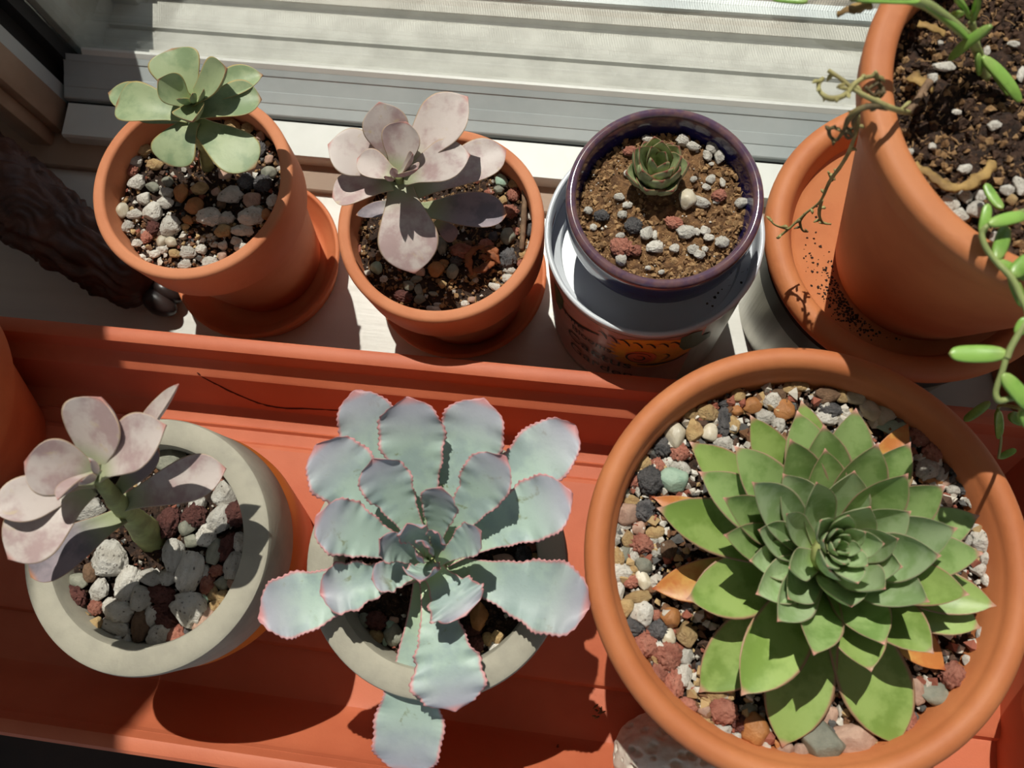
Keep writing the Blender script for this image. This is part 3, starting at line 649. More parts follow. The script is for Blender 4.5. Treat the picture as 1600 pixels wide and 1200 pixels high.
pebbles("245,335,90,55,w;285,285,85,60,t;230,380,50,55,r;340,350,80,60,t;250,435,75,75,w;325,455,70,46,k;395,430,60,60,k;460,485,70,85,o;545,465,80,70,t;520,540,95,85,o;392,486,75,50,w;385,530,75,55,w;285,510,70,60,w;325,570,100,90,w;180,565,65,80,c;240,585,70,50,w;210,640,50,60,w;405,640,90,100,w;490,612,55,40,o;590,598,110,95,w;670,605,80,65,w;690,495,110,85,w;790,515,85,80,p;785,595,115,90,w;655,665,85,65,t;745,660,105,55,w;370,710,55,55,c;415,715,60,45,c;298,690,50,60,r;330,650,60,60,m;490,765,70,60,w;555,750,60,45,w;595,810,70,60,w;475,820,60,45,w;655,730,50,40,w;715,710,60,40,w;738,740,60,40,w;655,780,50,50,p;612,725,40,30,w;870,390,75,65,k;840,440,85,75,d;765,430,70,70,d;870,325,40,50,p;665,395,75,60,p;830,220,50,50,p;770,180,60,60,t;700,170,75,70,t;830,280,50,70,d;885,520,50,60,w;855,585,50,55,o;622,480,45,40,p;650,535,50,45,b;370,750,50,40,w;250,720,60,35,w;430,770,60,45,t;335,770,60,40,w;820,560,50,40,k",
        130, 140, 1 / 3, Z1, 'sage rosette pot', 31, cen=C1 + (0.046,))
pebbles("1045,265,85,95,g;1135,285,85,75,t;1030,330,75,65,k;1055,400,60,70,t;1125,365,80,80,r;1100,470,95,85,r;1090,635,105,120,k;1085,785,110,130,d;1232,500,45,60,w;1225,705,45,60,w;1190,760,60,60,t;1165,815,35,50,r;1100,870,95,45,w;1085,920,80,60,w;1000,975,90,50,w;610,865,110,105,o;655,815,70,50,o;715,875,80,100,k;645,705,80,130,k;580,720,60,100,k;500,880,70,60,p;420,970,80,60,k;490,1000,55,80,k;470,930,80,50,k;205,850,75,90,g;255,925,50,45,w;140,885,60,40,w;75,725,65,60,r;70,480,45,90,r;55,570,35,40,w;940,700,90,80,r;780,735,130,100,r;740,805,70,60,d;990,640,60,60,d;590,1130,90,50,w;618,1098,50,35,w;800,1090,50,45,w;845,1065,60,40,p;385,1040,110,70,m;500,1060,80,70,k;590,1025,70,30,k;870,935,40,40,w;1238,430,30,50,r;1230,595,40,80,d;645,960,60,50,t;1140,605,60,50,r;1060,155,40,50,d;1100,190,30,40,w;960,345,60,40,r;820,690,60,50,b",
        540, 220, 0.23333, Z2, 'lilac rosette terracotta pot', 32, cen=C2 + (0.046,))
pebbles("495,128,45,30,w;645,135,50,50,w;690,160,55,35,w;770,165,60,50,w;750,200,40,45,w;800,205,45,55,w;768,235,22,15,w;692,300,28,25,w;765,300,35,40,w;745,333,40,25,w;815,315,22,40,w;718,393,80,45,w;790,395,30,22,w;895,400,50,40,w;405,275,22,25,w;375,375,40,32,w;410,410,40,28,w;388,450,38,35,w;243,433,35,30,w;265,505,28,28,w;380,540,35,25,w;492,530,50,60,w;527,540,25,40,w;660,523,70,55,w;705,523,28,35,w;740,520,45,38,w;755,548,50,30,w;813,568,55,45,w;530,590,80,50,w;610,595,35,40,w;690,600,45,40,w;715,620,50,35,w;740,597,25,25,w;500,678,28,18,w;555,695,25,18,w;385,640,50,50,w;425,180,65,35,r;800,370,60,45,r;610,485,70,45,r;385,590,85,75,r;447,602,45,40,r;437,500,70,65,d;300,455,60,45,d;665,385,75,85,c",
        830, 170, 0.36667, ZBl + 0.002, 'cobalt blue pot', 33, cen=CB + (0.038,), sink=0.1, perl=True)
pebbles("670,215,120,100,k;900,360,105,95,w;895,290,60,45,r;955,440,90,90,m;880,465,95,120,w;790,400,75,65,w;775,450,100,90,m;665,480,90,110,m;745,490,70,90,k;825,540,75,90,w;860,610,60,110,k;970,570,55,80,w;915,580,55,110,m;945,670,80,115,w;760,560,70,50,k;685,615,90,130,w;755,685,100,160,w;665,712,75,65,w;820,695,40,60,w;870,685,55,45,r;590,718,100,65,w;490,735,85,140,w;415,640,130,140,w;370,765,75,85,w;545,805,100,95,w;630,785,110,70,m;450,855,120,80,w;440,925,120,60,w;545,920,75,120,b;590,880,60,80,w;655,900,80,60,m;755,845,130,125,w;815,900,100,105,p;900,800,60,55,t;855,785,45,60,t;858,840,50,50,t;890,740,60,50,k;830,750,55,70,r;815,805,35,50,g;625,965,85,100,w;695,965,65,75,r;745,950,35,55,d;440,990,50,50,w;490,990,40,65,w;355,845,55,55,r;290,880,75,50,t;410,825,50,40,w;250,800,120,90,m;335,690,60,80,b;280,730,80,60,k;305,915,30,30,w;350,920,75,70,t;640,848,80,50,m;320,430,130,90,w;935,740,45,45,p;800,190,60,50,w;640,1015,50,25,w",
        20, 640, 0.36667, ZG1, 'left grey pot', 34, cen=G1 + (0.0425,))
pebbles("970,620,110,160,o;1165,250,150,90,p;1280,215,90,120,d;1330,150,80,50,r;1040,765,70,80,t;1100,745,80,80,t;1100,825,90,60,w;1010,880,30,40,w;940,710,90,70,m;960,800,90,90,m;385,680,70,70,g;405,735,110,130,k;290,750,90,100,t;290,640,110,100,m;200,650,90,100,k;410,637,60,40,p;180,275,100,40,p;110,285,60,40,d;330,280,60,40,t;350,765,45,80,g;1350,220,50,70,t",
        520, 820, 0.23333, ZG2, 'ruffled echeveria pot', 35, cen=G2 + (0.0425,))
INB = 'wide bowl'
pebbles("835,330,160,130,t;955,390,100,210,d;720,470,130,160,t;845,480,110,130,c;580,500,150,190,c;480,590,120,130,d;610,640,130,110,r;955,565,130,110,w;1030,420,90,130,t;1060,310,90,70,o;1065,258,60,40,w;1175,260,140,120,o;1065,180,110,100,t;1275,360,120,110,w;1340,240,120,130,w;1425,300,150,150,o;1375,420,110,110,w;435,740,100,100,r;330,710,120,110,t;520,715,90,80,w;620,760,130,110,w;385,860,180,190,d;565,850,230,170,g;260,860,70,90,r;290,920,50,100,w;165,950,80,110,k;225,1015,130,80,t;190,1110,160,160,p;330,1090,140,140,d;385,1175,110,55,d;700,330,130,100,t;960,250,80,50,d;1460,130,80,120,t;1385,180,100,80,b;1250,210,60,100,t", 940, 580, 0.2, ZBW, INB, 36, cen=BW + (0.069,))
pebbles("115,245,90,100,w;195,230,90,70,w;315,245,110,100,p;455,285,150,100,t;105,345,90,100,w;225,340,100,120,t;345,380,150,140,r;430,345,120,75,w;460,440,80,90,w;570,430,120,150,b;205,460,90,130,k;285,465,80,150,w;125,490,130,150,t;360,565,130,120,k;270,600,80,60,t;150,630,180,140,w;250,700,130,90,r;350,690,110,150,c;140,790,110,140,w;310,835,190,100,t;195,920,150,140,t;350,970,190,170,w;585,1020,150,150,o;270,1090,160,130,d;480,1120,140,130,d;470,990,60,80,r;100,700,70,60,r", 940, 780, 0.18333, ZBW, INB, 37, cen=BW + (0.069,))
pebbles("240,340,165,140,r;430,420,175,165,r;340,570,125,150,r;470,650,130,160,r;570,810,125,100,r;290,255,90,70,r;455,540,80,70,r;330,425,80,110,t;410,270,120,110,c;565,270,140,160,t;560,420,90,120,w;550,560,90,170,w;850,860,180,150,r;840,1010,120,100,w;710,850,100,80,p;720,930,110,80,t;1050,850,110,90,k;1010,950,140,120,m;1110,1000,180,200,o;900,730,70,70,t;800,720,130,120,t;960,1060,70,70,w;1320,1120,120,80,o", 960, 940, 0.2, ZBW, INB, 38, cen=BW + (0.069,))
pebbles("450,760,240,210,k;640,730,230,160,p;490,590,80,130,p;1060,430,90,130,p;1190,440,180,110,k;1000,610,100,130,r;1300,320,130,130,r;1440,120,70,60,w;1395,215,50,60,w;200,800,90,90,p;300,820,80,110,p;1490,50,60,80,w", 1180, 980, 0.2375, ZBW, INB, 39, cen=BW + (0.069,))
pebbles("30,75,90,70,t;185,130,120,90,b;270,140,70,80,t;350,140,110,90,c;425,220,110,110,c;500,245,100,110,c;545,310,160,80,g;700,355,110,100,r;770,440,100,100,r;735,540,100,100,w;810,565,70,80,w;755,600,120,50,o;840,610,60,50,p;880,655,60,50,w;205,215,100,80,d;280,235,70,50,w;180,260,100,70,w;1045,930,110,110,w;970,935,60,50,w;1060,1030,70,70,w;1020,1090,80,60,w;1070,1150,70,60,w;900,540,80,70,d;940,640,70,60,d;630,370,40,40,g;995,720,70,60,w;1030,800,50,60,k", 1240, 580, 0.28333, ZBW, INB, 40, cen=BW + (0.069,))
pebbles("385,25,34,32,w;410,155,110,60,w;340,220,60,60,w;680,480,80,50,w;340,595,45,40,w;215,630,45,50,w;520,720,70,50,w;365,800,60,55,w;440,910,90,80,w;485,975,90,75,w;525,870,65,75,w;600,870,65,65,w;580,945,80,90,w;755,835,65,65,w;825,815,70,110,w;695,1105,60,70,w;830,200,40,90,w;640,70,40,60,w;790,30,60,40,w;475,405,50,30,w;780,890,60,60,t", 1360, 60, 0.28333, Z4 + 0.002, 'tall right pot', 41, cen=C5 + (0.066,), sink=0.1, perl=True)

for lab, os_ in PEB_N.items():               # same look and same spot: told apart from left to right
    if len(os_) < 2: continue
    os_.sort(key=lambda q: q.location.x / (HC - q.location.z)); n = len(os_)
    words = ['leftmost'] + ['second from left', 'third from left', 'fourth from left', 'fifth from left', 'sixth from left'][:n - 2] + ['rightmost']
    if n == 3: words[1] = 'middle one'
    for q, wd_ in zip(os_, words): q['label'] = lab + ', ' + wd_

# porous stone on the tray floor
bm = bmesh.new(); bmesh.ops.create_icosphere(bm, subdivisions=6, radius=1.0)
rg = random.Random(3); pits = []
for _ in range(210):
    d = Vector((rg.gauss(0, 1), rg.gauss(0, 1), rg.gauss(0, 1))).normalized(); pits.append((d, rg.choice((0.03, 0.045, 0.06, 0.085, 0.11)) , rg.uniform(0.5, 1.0)))
pc = at(1044, 1178, 0.055)
for q in bm.verts:
    d = q.co.normalized(); r_ = 1 + 0.13 * noise.noise(d * 1.3 + Vector((4, 0, 0))) + 0.02 * noise.noise(d * 7)
    dep = 0
    for (pd, pr, pp) in pits:
        e = (d - pd).length / pr
        if e < 1: dep = max(dep, (1 - e * e) * pr * 0.9 * pp)
    r_ -= dep * 1.7
    q.co = Vector((pc.x + d.x * r_ * 0.0265, pc.y + d.y * r_ * 0.0195, ZF + 0.0285 + d.z * r_ * 0.0235))
me = bpy.data.meshes.new('porous_stone'); bm.to_mesh(me); bm.free(); me.shade_smooth(); me.materials.append(plain('porous_stone', lin(226, 216, 202), lin(206, 194, 180), 120, 0.8, 0.2, 500))
tag(linkmesh('porous_stone', me), 'porous beige stone full of holes on the tray below the wide bowl', 'stone')

# ---------------------------------------------------------------- leaves
PROF = {
 'spat': [(0, .42), (.2, .52), (.42, .80), (.62, 1.0), (.78, .90), (.89, .60), (.95, .30), (.98, .12), (1, .01)],
 'round': [(0, .45), (.2, .56), (.42, .84), (.64, 1.0), (.8, .93), (.9, .70), (.955, .42), (.985, .16), (1, .01)],
 'sq': [(0, .40), (.2, .52), (.45, .80), (.68, 1.0), (.82, .94), (.91, .68), (.965, .32), (.985, .14), (1, .01)],
 'obov': [(0, .62), (.3, .84), (.55, 1.0), (.68, .98), (.82, .74), (.91, .42), (.955, .18), (.98, .07), (1, .01)],
 'ruf': [(0, .40), (.2, .42), (.4, .58), (.6, .84), (.74, 1.0), (.86, .92), (.94, .62), (.98, .25), (1, .05)],
 'blade': [(0, .6), (.3, .9), (.55, 1.0), (.8, .7), (.93, .32), (1, .02)],
 'banana': [(0, .3), (.08, .7), (.3, 1.0), (.7, 1.0), (.9, .75), (.97, .4), (1, .06)],
}
def pv(tab, u):
    for i in range(len(tab) - 1):
        (a, va), (b, vb) = tab[i], tab[i + 1]
        if u <= b:
            h = b - a; t = (u - a) / h
            ma = 0 if i == 0 else (vb - tab[i - 1][1]) / (b - tab[i - 1][0]) * h
            mb = (vb - va) if i + 2 >= len(tab) else (tab[i + 2][1] - va) / (tab[i + 2][0] - a) * h
            return max(0.005, va * (2 * t ** 3 - 3 * t * t + 1) + ma * (t ** 3 - 2 * t * t + t) + vb * (3 * t * t - 2 * t ** 3) + mb * (t ** 3 - t * t))
    return tab[-1][1]
LN = [0]
def leaf(parent, base, tip, wd, mat, prof='spat', arch=0.08, cup=0.16, th=0.11, roll=0.0, ruf=0.0, rufn=9, nu=22, nv=8, up=None, curl=0.0, name='leaf', label=None):
    LN[0] += 1; rg = random.Random(LN[0] * 17)
    L = (tip - base).length; T0 = (tip - base).normalized(); up = up or Vector((0, 0, 1))
    N0 = up - T0 * up.dot(T0)
    N0 = N0.normalized() if N0.length > 0.05 else T0.orthogonal().normalized()
    N0 = Matrix.Rotation(math.radians(roll), 3, T0) @ N0
    ctl = (base + tip) / 2 + N0 * arch * L
    v, f, ed, al = [], [], [], []; tab = PROF[prof]
    if ruf: nu = 150; nv = 10
    ph1, ph2 = rg.uniform(0, 6), rg.uniform(0, 6)
    us = [0.5 * (1 - math.cos(PI * (i / nu) ** 0.9)) * 0.45 + (i / nu) * 0.55 for i in range(nu + 1)]
    ring = 2 * nv
    for u in us:
        p = base * (1 - u) ** 2 + ctl * (2 * u * (1 - u)) + tip * u * u
        T = ((ctl - base) * (1 - u) + (tip - ctl) * u).normalized(); N = (N0 - T * N0.dot(T)).normalized(); Sd = T.cross(N)
        hw = wd * 0.5 * pv(tab, u); t = th * wd * (0.35 + 0.65 * min(1, hw / (wd * 0.5))) * (1.25 - 0.5 * u)
        p = p + N * (curl * L * max(0, u - 0.6) ** 2 * 4)
        for k in range(ring):
            top = k <= nv
            s = math.sin(PI / 2 * (-1 + 2 * k / nv if top else 1 - 2 * (k - nv) / nv))
            prf = (1 - s * s) ** 0.5 if abs(s) < 0.9999 else 0
            hgt = cup * hw * (s * s) * 1.3 + (0.35 * t * prf if top else -t * prf)
            lat = s * hw
            if ruf:
                e = abs(s) ** 3; ss = u * rufn * 2 * PI
                amp = ruf * wd * min(1, max(0, (u - 0.28) / 0.3))
                side = ph1 if s > 0 else ph2
                fb = math.sin(L / 0.0021 * 2 * PI * u + side * 5 + 2 * math.sin(u * 17 + side)); e8 = abs(s) ** 14
                hgt += e * amp * (0.80 * math.sin(ss * 0.36 + side) + 0.35 * math.sin(ss * 0.95 + side * 2)) + e8 * wd * 0.007 * fb
                if s: lat += math.copysign(1, s) * (e * amp * 0.3 * math.sin(ss * 0.6 + side * 3) + e8 * wd * 0.011 * fb * min(1, max(0, (u - 0.25) / 0.2)))
            v.append(p + Sd * lat + N * hgt); ed.append(min(1.0, max(abs(s), (u - 0.5) * 2 if u > 0.9 else 0))); al.append(u)
    n = len(us)
    for i in range(n - 1):
        for k in range(ring):
            k2 = (k + 1) % ring; f.append((i * ring + k, i * ring + k2, (i + 1) * ring + k2, (i + 1) * ring + k))
    f.append(tuple(range(ring - 1, -1, -1))); f.append(tuple((n - 1) * ring + k for k in range(ring)))
    o = link(name, v, f, mat, parent, True, {'edge': ed, 'along': al})
    if label: o['label'] = label
    return o
def PL(par, b, t, w_, mat, prof='spat', **kw):
    """leaf between two photographed points b=(px,py,z), t=(px,py,z), width in photograph pixels"""
    return leaf(par, at(*b), at(*t), px2m(w_, (b[2] + t[2]) / 2), mat, prof, **kw)

# plant A: sage green rosette
zA = 0.150; A = empty('rosette_succulent', at(325, 262, Z1)); mA = M['leafA']
tube('stem', [at(326, 264, Z1 - 0.004), at(318, 232, 0.115), at(306, 200, 0.135), at(299, 172, zA)], [0.0036, 0.0030, 0.0028, 0.002], M['stemA'], A, rough=0.15)
PL(A, (297, 160, zA), (268, 76, .160), 96, mA, 'sq', arch=.06, cup=.2)
PL(A, (306, 165, zA - .004), (411, 117, .150), 62, mA, 'spat', arch=.10, cup=.3)
PL(A, (304, 180, zA - .002), (409, 155, .150), 73, mA, 'sq', arch=.12, cup=.28)
PL(A, (300, 160, zA), (354, 106, .166), 73, mA, 'sq', arch=-.05, cup=.3)
PL(A, (294, 163, zA), (247, 124, .164), 60, mA, 'round', arch=-.08, cup=.4)
PL(A, (294, 185, zA - .010), (169, 145, .146), 60, mA, 'spat', arch=.10, cup=.25)
PL(A, (296, 182, zA - .003), (182, 162, .150), 81, mA, 'sq', arch=.16, cup=.22)
PL(A, (298, 190, zA - .014), (206, 172, .135), 47, mA, 'spat', arch=.03, cup=.2)
PL(A, (300, 188, zA - .004), (262, 259, .144), 91, mA, 'sq', arch=.10, cup=.05)
PL(A, (306, 194, zA - .006), (399, 263, .142), 86, mA, 'sq', arch=.10, cup=.10, roll=-8)
PL(A, (303, 160, zA), (300, 190, .158), 60, mA, 'sq', arch=-.1, cup=.5)
PL(A, (299, 160, zA), (279, 154, .163), 23, mA, 'spat', arch=-.2, cup=.4)
PL(A, (301, 160, zA), (318, 140, .166), 21, mA, 'spat', arch=-.2, cup=.4)
PL(A, (300, 160, zA), (300, 146, .166), 18, mA, 'spat', arch=-.2, cup=.4)
for q in ((300, 268, 292, 226), (308, 262, 306, 222), (290, 262, 285, 240), (315, 268, 312, 236)):
    leaf(A, at(q[2], q[3], .118), at(q[0], q[1], Z1 + .002), 0.0035, M['dry_brown'], 'blade', th=.05, name='dry_leaf', nu=8, nv=4)
tag(A, 'sage green rosette succulent in the terracotta pot near the window corner', 'succulent')

# plant B: lilac rosette in the second pot
zB = 0.142; B = empty('rosette_succulent', at(645, 338, Z2)); mB = M['leafB']
tube('stem', [at(648, 335, Z2 - .004), at(643, 318, .105), at(634, 298, .124), at(622, 274, zB)], [.0040, .0036, .0034, .002], M['stemA'], B, rough=.15)
PL(B, (622, 262, zB - .002), (592, 159, .160), 81, mB, 'spat', arch=.02, cup=.2)
PL(B, (616, 268, zB - .003), (512, 226, .152), 90, mB, 'spat', arch=.08, cup=.12)
PL(B, (632, 262, zB - .003), (731, 151, .156), 97, mB, 'spat', arch=.05, cup=.18)
PL(B, (622, 266, zB + .002), (634, 190, .157), 72, mB, 'round', arch=-.06, cup=.3)
PL(B, (632, 280, zB - .002), (735, 242, .150), 79, mB, 'spat', arch=.12, cup=.15)
PL(B, (648, 302, zB - .018), (791, 235, .126), 77, mB, 'sq', arch=.04, cup=.2)
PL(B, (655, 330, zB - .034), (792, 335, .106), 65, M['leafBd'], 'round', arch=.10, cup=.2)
PL(B, (624, 284, zB - .006), (648, 428, .126), 104, mB, 'spat', arch=.10, cup=.08)
PL(B, (614, 290, zB - .004), (519, 308, .140), 67, mB, 'sq', arch=.12, cup=.2, roll=10)
PL(B, (618, 276, zB + .004), (558, 248, .152), 53, mB, 'round', arch=-.02, cup=.3)
PL(B, (620, 272, zB + .004), (645, 240, .168), 30, mB, 'spat', arch=-.15, cup=.4)
PL(B, (617, 274, zB + .004), (652, 264, .166), 42, mB, 'spat', arch=-.05, cup=.3, roll=-25)
PL(B, (617, 274, zB + .006), (612, 262, .168), 15, mB, 'spat', arch=-.2, cup=.4)
PL(B, (617, 276, zB + .006), (602, 275, .165), 15, mB, 'spat', arch=-.2, cup=.4)
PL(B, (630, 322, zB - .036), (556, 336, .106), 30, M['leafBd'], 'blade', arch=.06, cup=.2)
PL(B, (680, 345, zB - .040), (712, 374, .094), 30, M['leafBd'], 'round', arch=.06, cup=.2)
tag(B, 'lilac pink rosette succulent in the terracotta pot beside the printed tin', 'succulent')
tw = tube('twig', [at(820, 292, Z2 + .006), at(819, 330, Z2 + .006), at(817, 362, Z2 + .005), at(815, 390, Z2 + .003)], [.0014, .0016, .0015, .0013], M['twig'], rough=.25)
tag(tw, 'straight brown twig lying on soil in the lilac rosette pot', 'twig')
dl = empty('dried_leaf', at(750, 400, Z2))
for pts in ([(738, 430), (732, 405), (740, 390), (757, 384)], [(736, 425), (755, 418), (772, 408), (778, 396)], [(757, 386), (770, 398), (782, 412)], [(762, 384), (772, 392), (764, 402), (752, 398)]):
    tube('leaf_strip', [at(x, y, Z2 + .006 + .002 * (i % 2)) for i, (x, y) in enumerate(pts)], [.0006, .0022, .0016, .0005], M['dry_brown'], dl, flat=.25, rough=1.0)
tag(dl, 'crumpled brown dried leaf on the soil of the lilac rosette pot', 'dried leaf')

# plant C: small rosette in the blue pot
Cc = at(1024, 282, ZBl + .002); Cp = empty('small_rosette', Cc); axC = Vector((0.0, 0.0, 1))
rng = random.Random(9)
tube('stem', [Cc + Vector((0, 0, -.002)), Cc + Vector((0, 0, .003)), Cc + Vector((0, 0, .006))], [.004, .004, .003], M['stemA'], Cp)
for ring_i, (n, el, Ls, wl, r0, zz, off) in enumerate([(6, 54, .0165, .0150, .0036, .001, 10), (6, 66, .0185, .0150, .0034, .002, 40), (5, 72, .0190, .0125, .0026, .004, 12), (4, 82, .0180, .0090, .0014, .006, 40)]):
    for k in range(n):
        a = math.radians(off + 360 * k / n + rng.uniform(-8, 8)); e = math.radians(el + rng.uniform(-6, 6)); d = Vector((math.cos(a), math.sin(a), 0))
        b = Cc + d * r0 + Vector((0, 0, zz)); t = b + d * math.cos(e) * Ls + Vector((0, 0, math.sin(e) * Ls))
        leaf(Cp, b, t, wl, M['leafC'], 'blade', arch=-.12, cup=.35, th=.16, nu=14, nv=6)
tag(Cp, 'tiny tight green rosette with brown edges in the cobalt blue pot', 'succulent')

# plant D: lilac rosette leaning out of the left grey pot
zD = 0.205; Dp = empty('rosette_succulent', at(238, 840, ZG1)); mD = M['leafB']
tube('stem', [at(240, 842, ZG1 - .004), at(228, 830, ZG1 + .006), at(206, 806, .160), at(180, 780, .182), at(152, 745, zD)], [.0066, .0064, .0042, .0036, .002], M['stemA'], Dp, rough=.12, seg=12)
PL(Dp, (148, 728, zD), (156, 621, .222), 115, mD, 'round', arch=.0, cup=.22)
PL(Dp, (155, 738, zD), (259, 664, .224), 94, mD, 'spat', arch=.06, cup=.2)
PL(Dp, (190, 712, zD - .010), (279, 600, .215), 46, mD, 'blade', arch=-.06, cup=.35, roll=-25)
PL(Dp, (150, 744, zD + .002), (38, 722, .226), 94, mD, 'round', arch=.04, cup=.25)
PL(Dp, (140, 755, zD - .008), (-14, 798, .216), 79, mD, 'spat', arch=.06, cup=.15)
PL(Dp, (140, 760, zD - .004), (13, 874, .208), 108, mD, 'spat', arch=.10, cup=.12)
PL(Dp, (155, 738, zD + .006), (90, 781, .224), 41, mD, 'spat', arch=.14, cup=.35, roll=35)
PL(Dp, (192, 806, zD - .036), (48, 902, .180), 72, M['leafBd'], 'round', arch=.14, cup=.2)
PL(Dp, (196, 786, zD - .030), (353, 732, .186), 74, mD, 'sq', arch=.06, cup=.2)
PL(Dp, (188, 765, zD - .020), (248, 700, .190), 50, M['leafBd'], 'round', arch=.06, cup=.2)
PL(Dp, (152, 740, zD + .006), (140, 720, .226), 26, mD, 'spat', arch=-.15, cup=.4)
PL(Dp, (150, 744, zD + .006), (126, 752, .226), 24, mD, 'spat', arch=-.15, cup=.4)
tag(Dp, 'lilac rosette succulent on a bare stem leaning from the left grey pot', 'succulent')

# plant E: ruffled echeveria
zE = 0.152; E = empty('ruffled_echeveria', at(672, 885, ZG2)); mE = M['leafE']
tube('stem', [at(676, 892, ZG2 - .004), at(675, 888, .142), at(672, 880, .156)], [.0075, .0080, .0055], M['stemA'], E, seg=12)
RK = dict(ruf=.055, cup=.16, th=.06)
PL(E, (660, 850, zE), (553, 610, .172), 97, mE, 'ruf', arch=.0, **RK)
PL(E, (668, 850, zE + .002), (636, 620, .182), 107, mE, 'ruf', arch=-.02, **RK)
PL(E, (684, 850, zE), (756, 622, .174), 107, mE, 'ruf', arch=.0, **RK)
PL(E, (694, 856, zE - .002), (899, 664, .164), 97, mE, 'ruf', arch=.02, **RK)
PL(E, (655, 860, zE), (494, 694, .176), 107, mE, 'ruf', arch=.02, **RK)
PL(E, (694, 868, zE), (893, 768, .172), 97, mE, 'ruf', arch=.02, **RK)
PL(E, (664, 858, zE + .006), (582, 716, .186), 81, mE, 'ruf', arch=-.04, **RK)
PL(E, (686, 862, zE + .006), (786, 711, .186), 84, mE, 'ruf', arch=-.04, **RK)
PL(E, (676, 862, zE + .008), (690, 762, .190), 63, mE, 'ruf', arch=-.08, **RK)
PL(E, (656, 872, zE + .004), (494, 806, .180), 90, mE, 'ruf', arch=.0, **RK)
PL(E, (656, 888, zE - .004), (404, 962, .152), 97, mE, 'ruf', arch=.08, **RK)
PL(E, (660, 890, zE + .002), (500, 928, .166), 77, mE, 'ruf', arch=.06, ruf=.11, cup=.35, th=.06)
PL(E, (664, 890, zE + .006), (580, 905, .172), 51, mE, 'ruf', arch=.04, ruf=.10, cup=.4, th=.07)
PL(E, (690, 884, zE - .003), (921, 950, .156), 111, mE, 'ruf', arch=.08, **RK)
PL(E, (676, 892, zE + .004), (728, 962, .166), 95, mE, 'ruf', arch=.06, ruf=.09, cup=.12, th=.06, roll=-15)
PL(E, (676, 896, zE - .002), (712, 1112, .150), 111, mE, 'ruf', arch=.12, ruf=.085, cup=.10, th=.06)
PL(E, (670, 898, zE - .006), (634, 1212, .128), 107, mE, 'ruf', arch=.10, **RK)
PL(E, (672, 868, zE + .010), (636, 818, .190), 49, mE, 'ruf', arch=-.10, ruf=.09, cup=.3, th=.07)
PL(E, (678, 872, zE + .010), (684, 832, .192), 37, mE, 'ruf', arch=-.10, ruf=.09, cup=.3, th=.07)
PL(E, (682, 878, zE + .008), (752, 830, .186), 53, mE, 'ruf', arch=-.04, **RK)
PL(E, (664, 880, zE + .008), (592, 842, .186), 49, mE, 'ruf', arch=-.02, ruf=.09, cup=.35, th=.07)
PL(E, (670, 876, zE + .010), (658, 908, .180), 56, mE, 'ruf', arch=.0, ruf=.10, cup=.4, th=.07)
PL(E, (670, 872, zE + .012), (660, 846, .194), 28, mE, 'ruf', arch=-.12, ruf=.09, cup=.4, th=.08)
PL(E, (670, 874, zE + .012), (652, 868, .192), 23, mE, 'ruf', arch=-.12, ruf=.09, cup=.4, th=.08)
PL(E, (670, 872, zE + .013), (670, 856, .195), 19, mE, 'ruf', arch=-.12, ruf=.08, cup=.4, th=.08)
tag(E, 'blue-green echeveria with ruffled pink leaf edges in a grey-collared pot', 'succulent')

# plant F: large green rosette in the bowl
F = empty('large_rosette', at(1296, 890, ZBW))
apx = at(1308, 853, .196); ax0 = at(1290, 880, .150)
tube('stem', [at(1290, 885, ZBW - .004), ax0, ax0.lerp(apx, .6)], [.012, .012, .006], M['stemA'], F, seg=12)
tips = """805,195,.162,118,o;790,232,.168,128,g;622,248,.166,124,o;405,343,.166,134,o;438,450,.172,126,g;566,358,.174,130,g;765,333,.178,122,g;885,283,.174,136,g;1000,223,.168,128,g;1078,348,.178,128,g;1195,345,.172,118,g;890,368,.184,112,g;995,448,.184,110,i;1186,458,.180,118,g;1318,500,.172,120,g;1442,606,.166,118,g;740,458,.188,112,i;630,488,.186,112,i;526,543,.182,112,g;1052,576,.188,92,i;1196,592,.186,100,i;1362,652,.180,116,i;1456,742,.172,116,g;860,488,.192,86,i;288,580,.166,150,o;1303,750,.184,112,i;1502,930,.160,116,o;1446,1010,.156,134,o;1406,890,.172,124,o;1262,915,.182,112,i;1105,868,.188,90,i;1165,790,.188,94,i;1152,690,.190,80,i;1000,790,.192,66,i;910,803,.193,80,i;762,795,.192,76,i;652,658,.190,86,i;752,600,.194,66,i;528,676,.180,110,g;620,768,.186,92,i;644,888,.180,104,i;758,905,.184,92,i;985,932,.184,104,i;1102,1068,.172,124,g;1278,1100,.168,136,o;850,1105,.178,122,g;395,905,.160,170,o;590,1250,.165,168,o;1055,1165,.167,150,o;720,985,.180,100,i"""
cz = (930, 690)
for row in tips.split(';'):
    x, y, zt, wd, k = row.split(','); x, y, zt, wd = float(x), float(y), float(zt), float(wd); rad = math.hypot(x - cz[0], y - cz[1]) / 560
    zt = .150 + (zt - .150) * (1.5 if rad > .6 else 1.12) + .004; wd *= 1.22 if k.strip() == 'i' else 1.1 if k.strip() == 'g' else 1.0
    tip = at(900 + .4375 * x, 540 + .4375 * y, zt); rad = math.hypot(x - cz[0], y - cz[1]) / 560
    zb_ = .176 - .024 * min(1, rad ** 0.8)
    ax = ax0.lerp(apx, (zb_ - .150) / .042); d = tip - ax; d.z = 0; d.normalize()
    base = ax + d * (.002 + .006 * min(1, rad)); base.z = zb_
    leaf(F, base, tip, px2m(wd * .4375, zt) * 1.3, M[{'o': 'leafFo', 'g': 'leafF', 'i': 'leafFi'}[k]], 'obov', arch=(-.10 if rad < .5 else -.03 if rad < .8 else .06), cup=.34 if rad < .8 else .22, th=.08, nu=18)
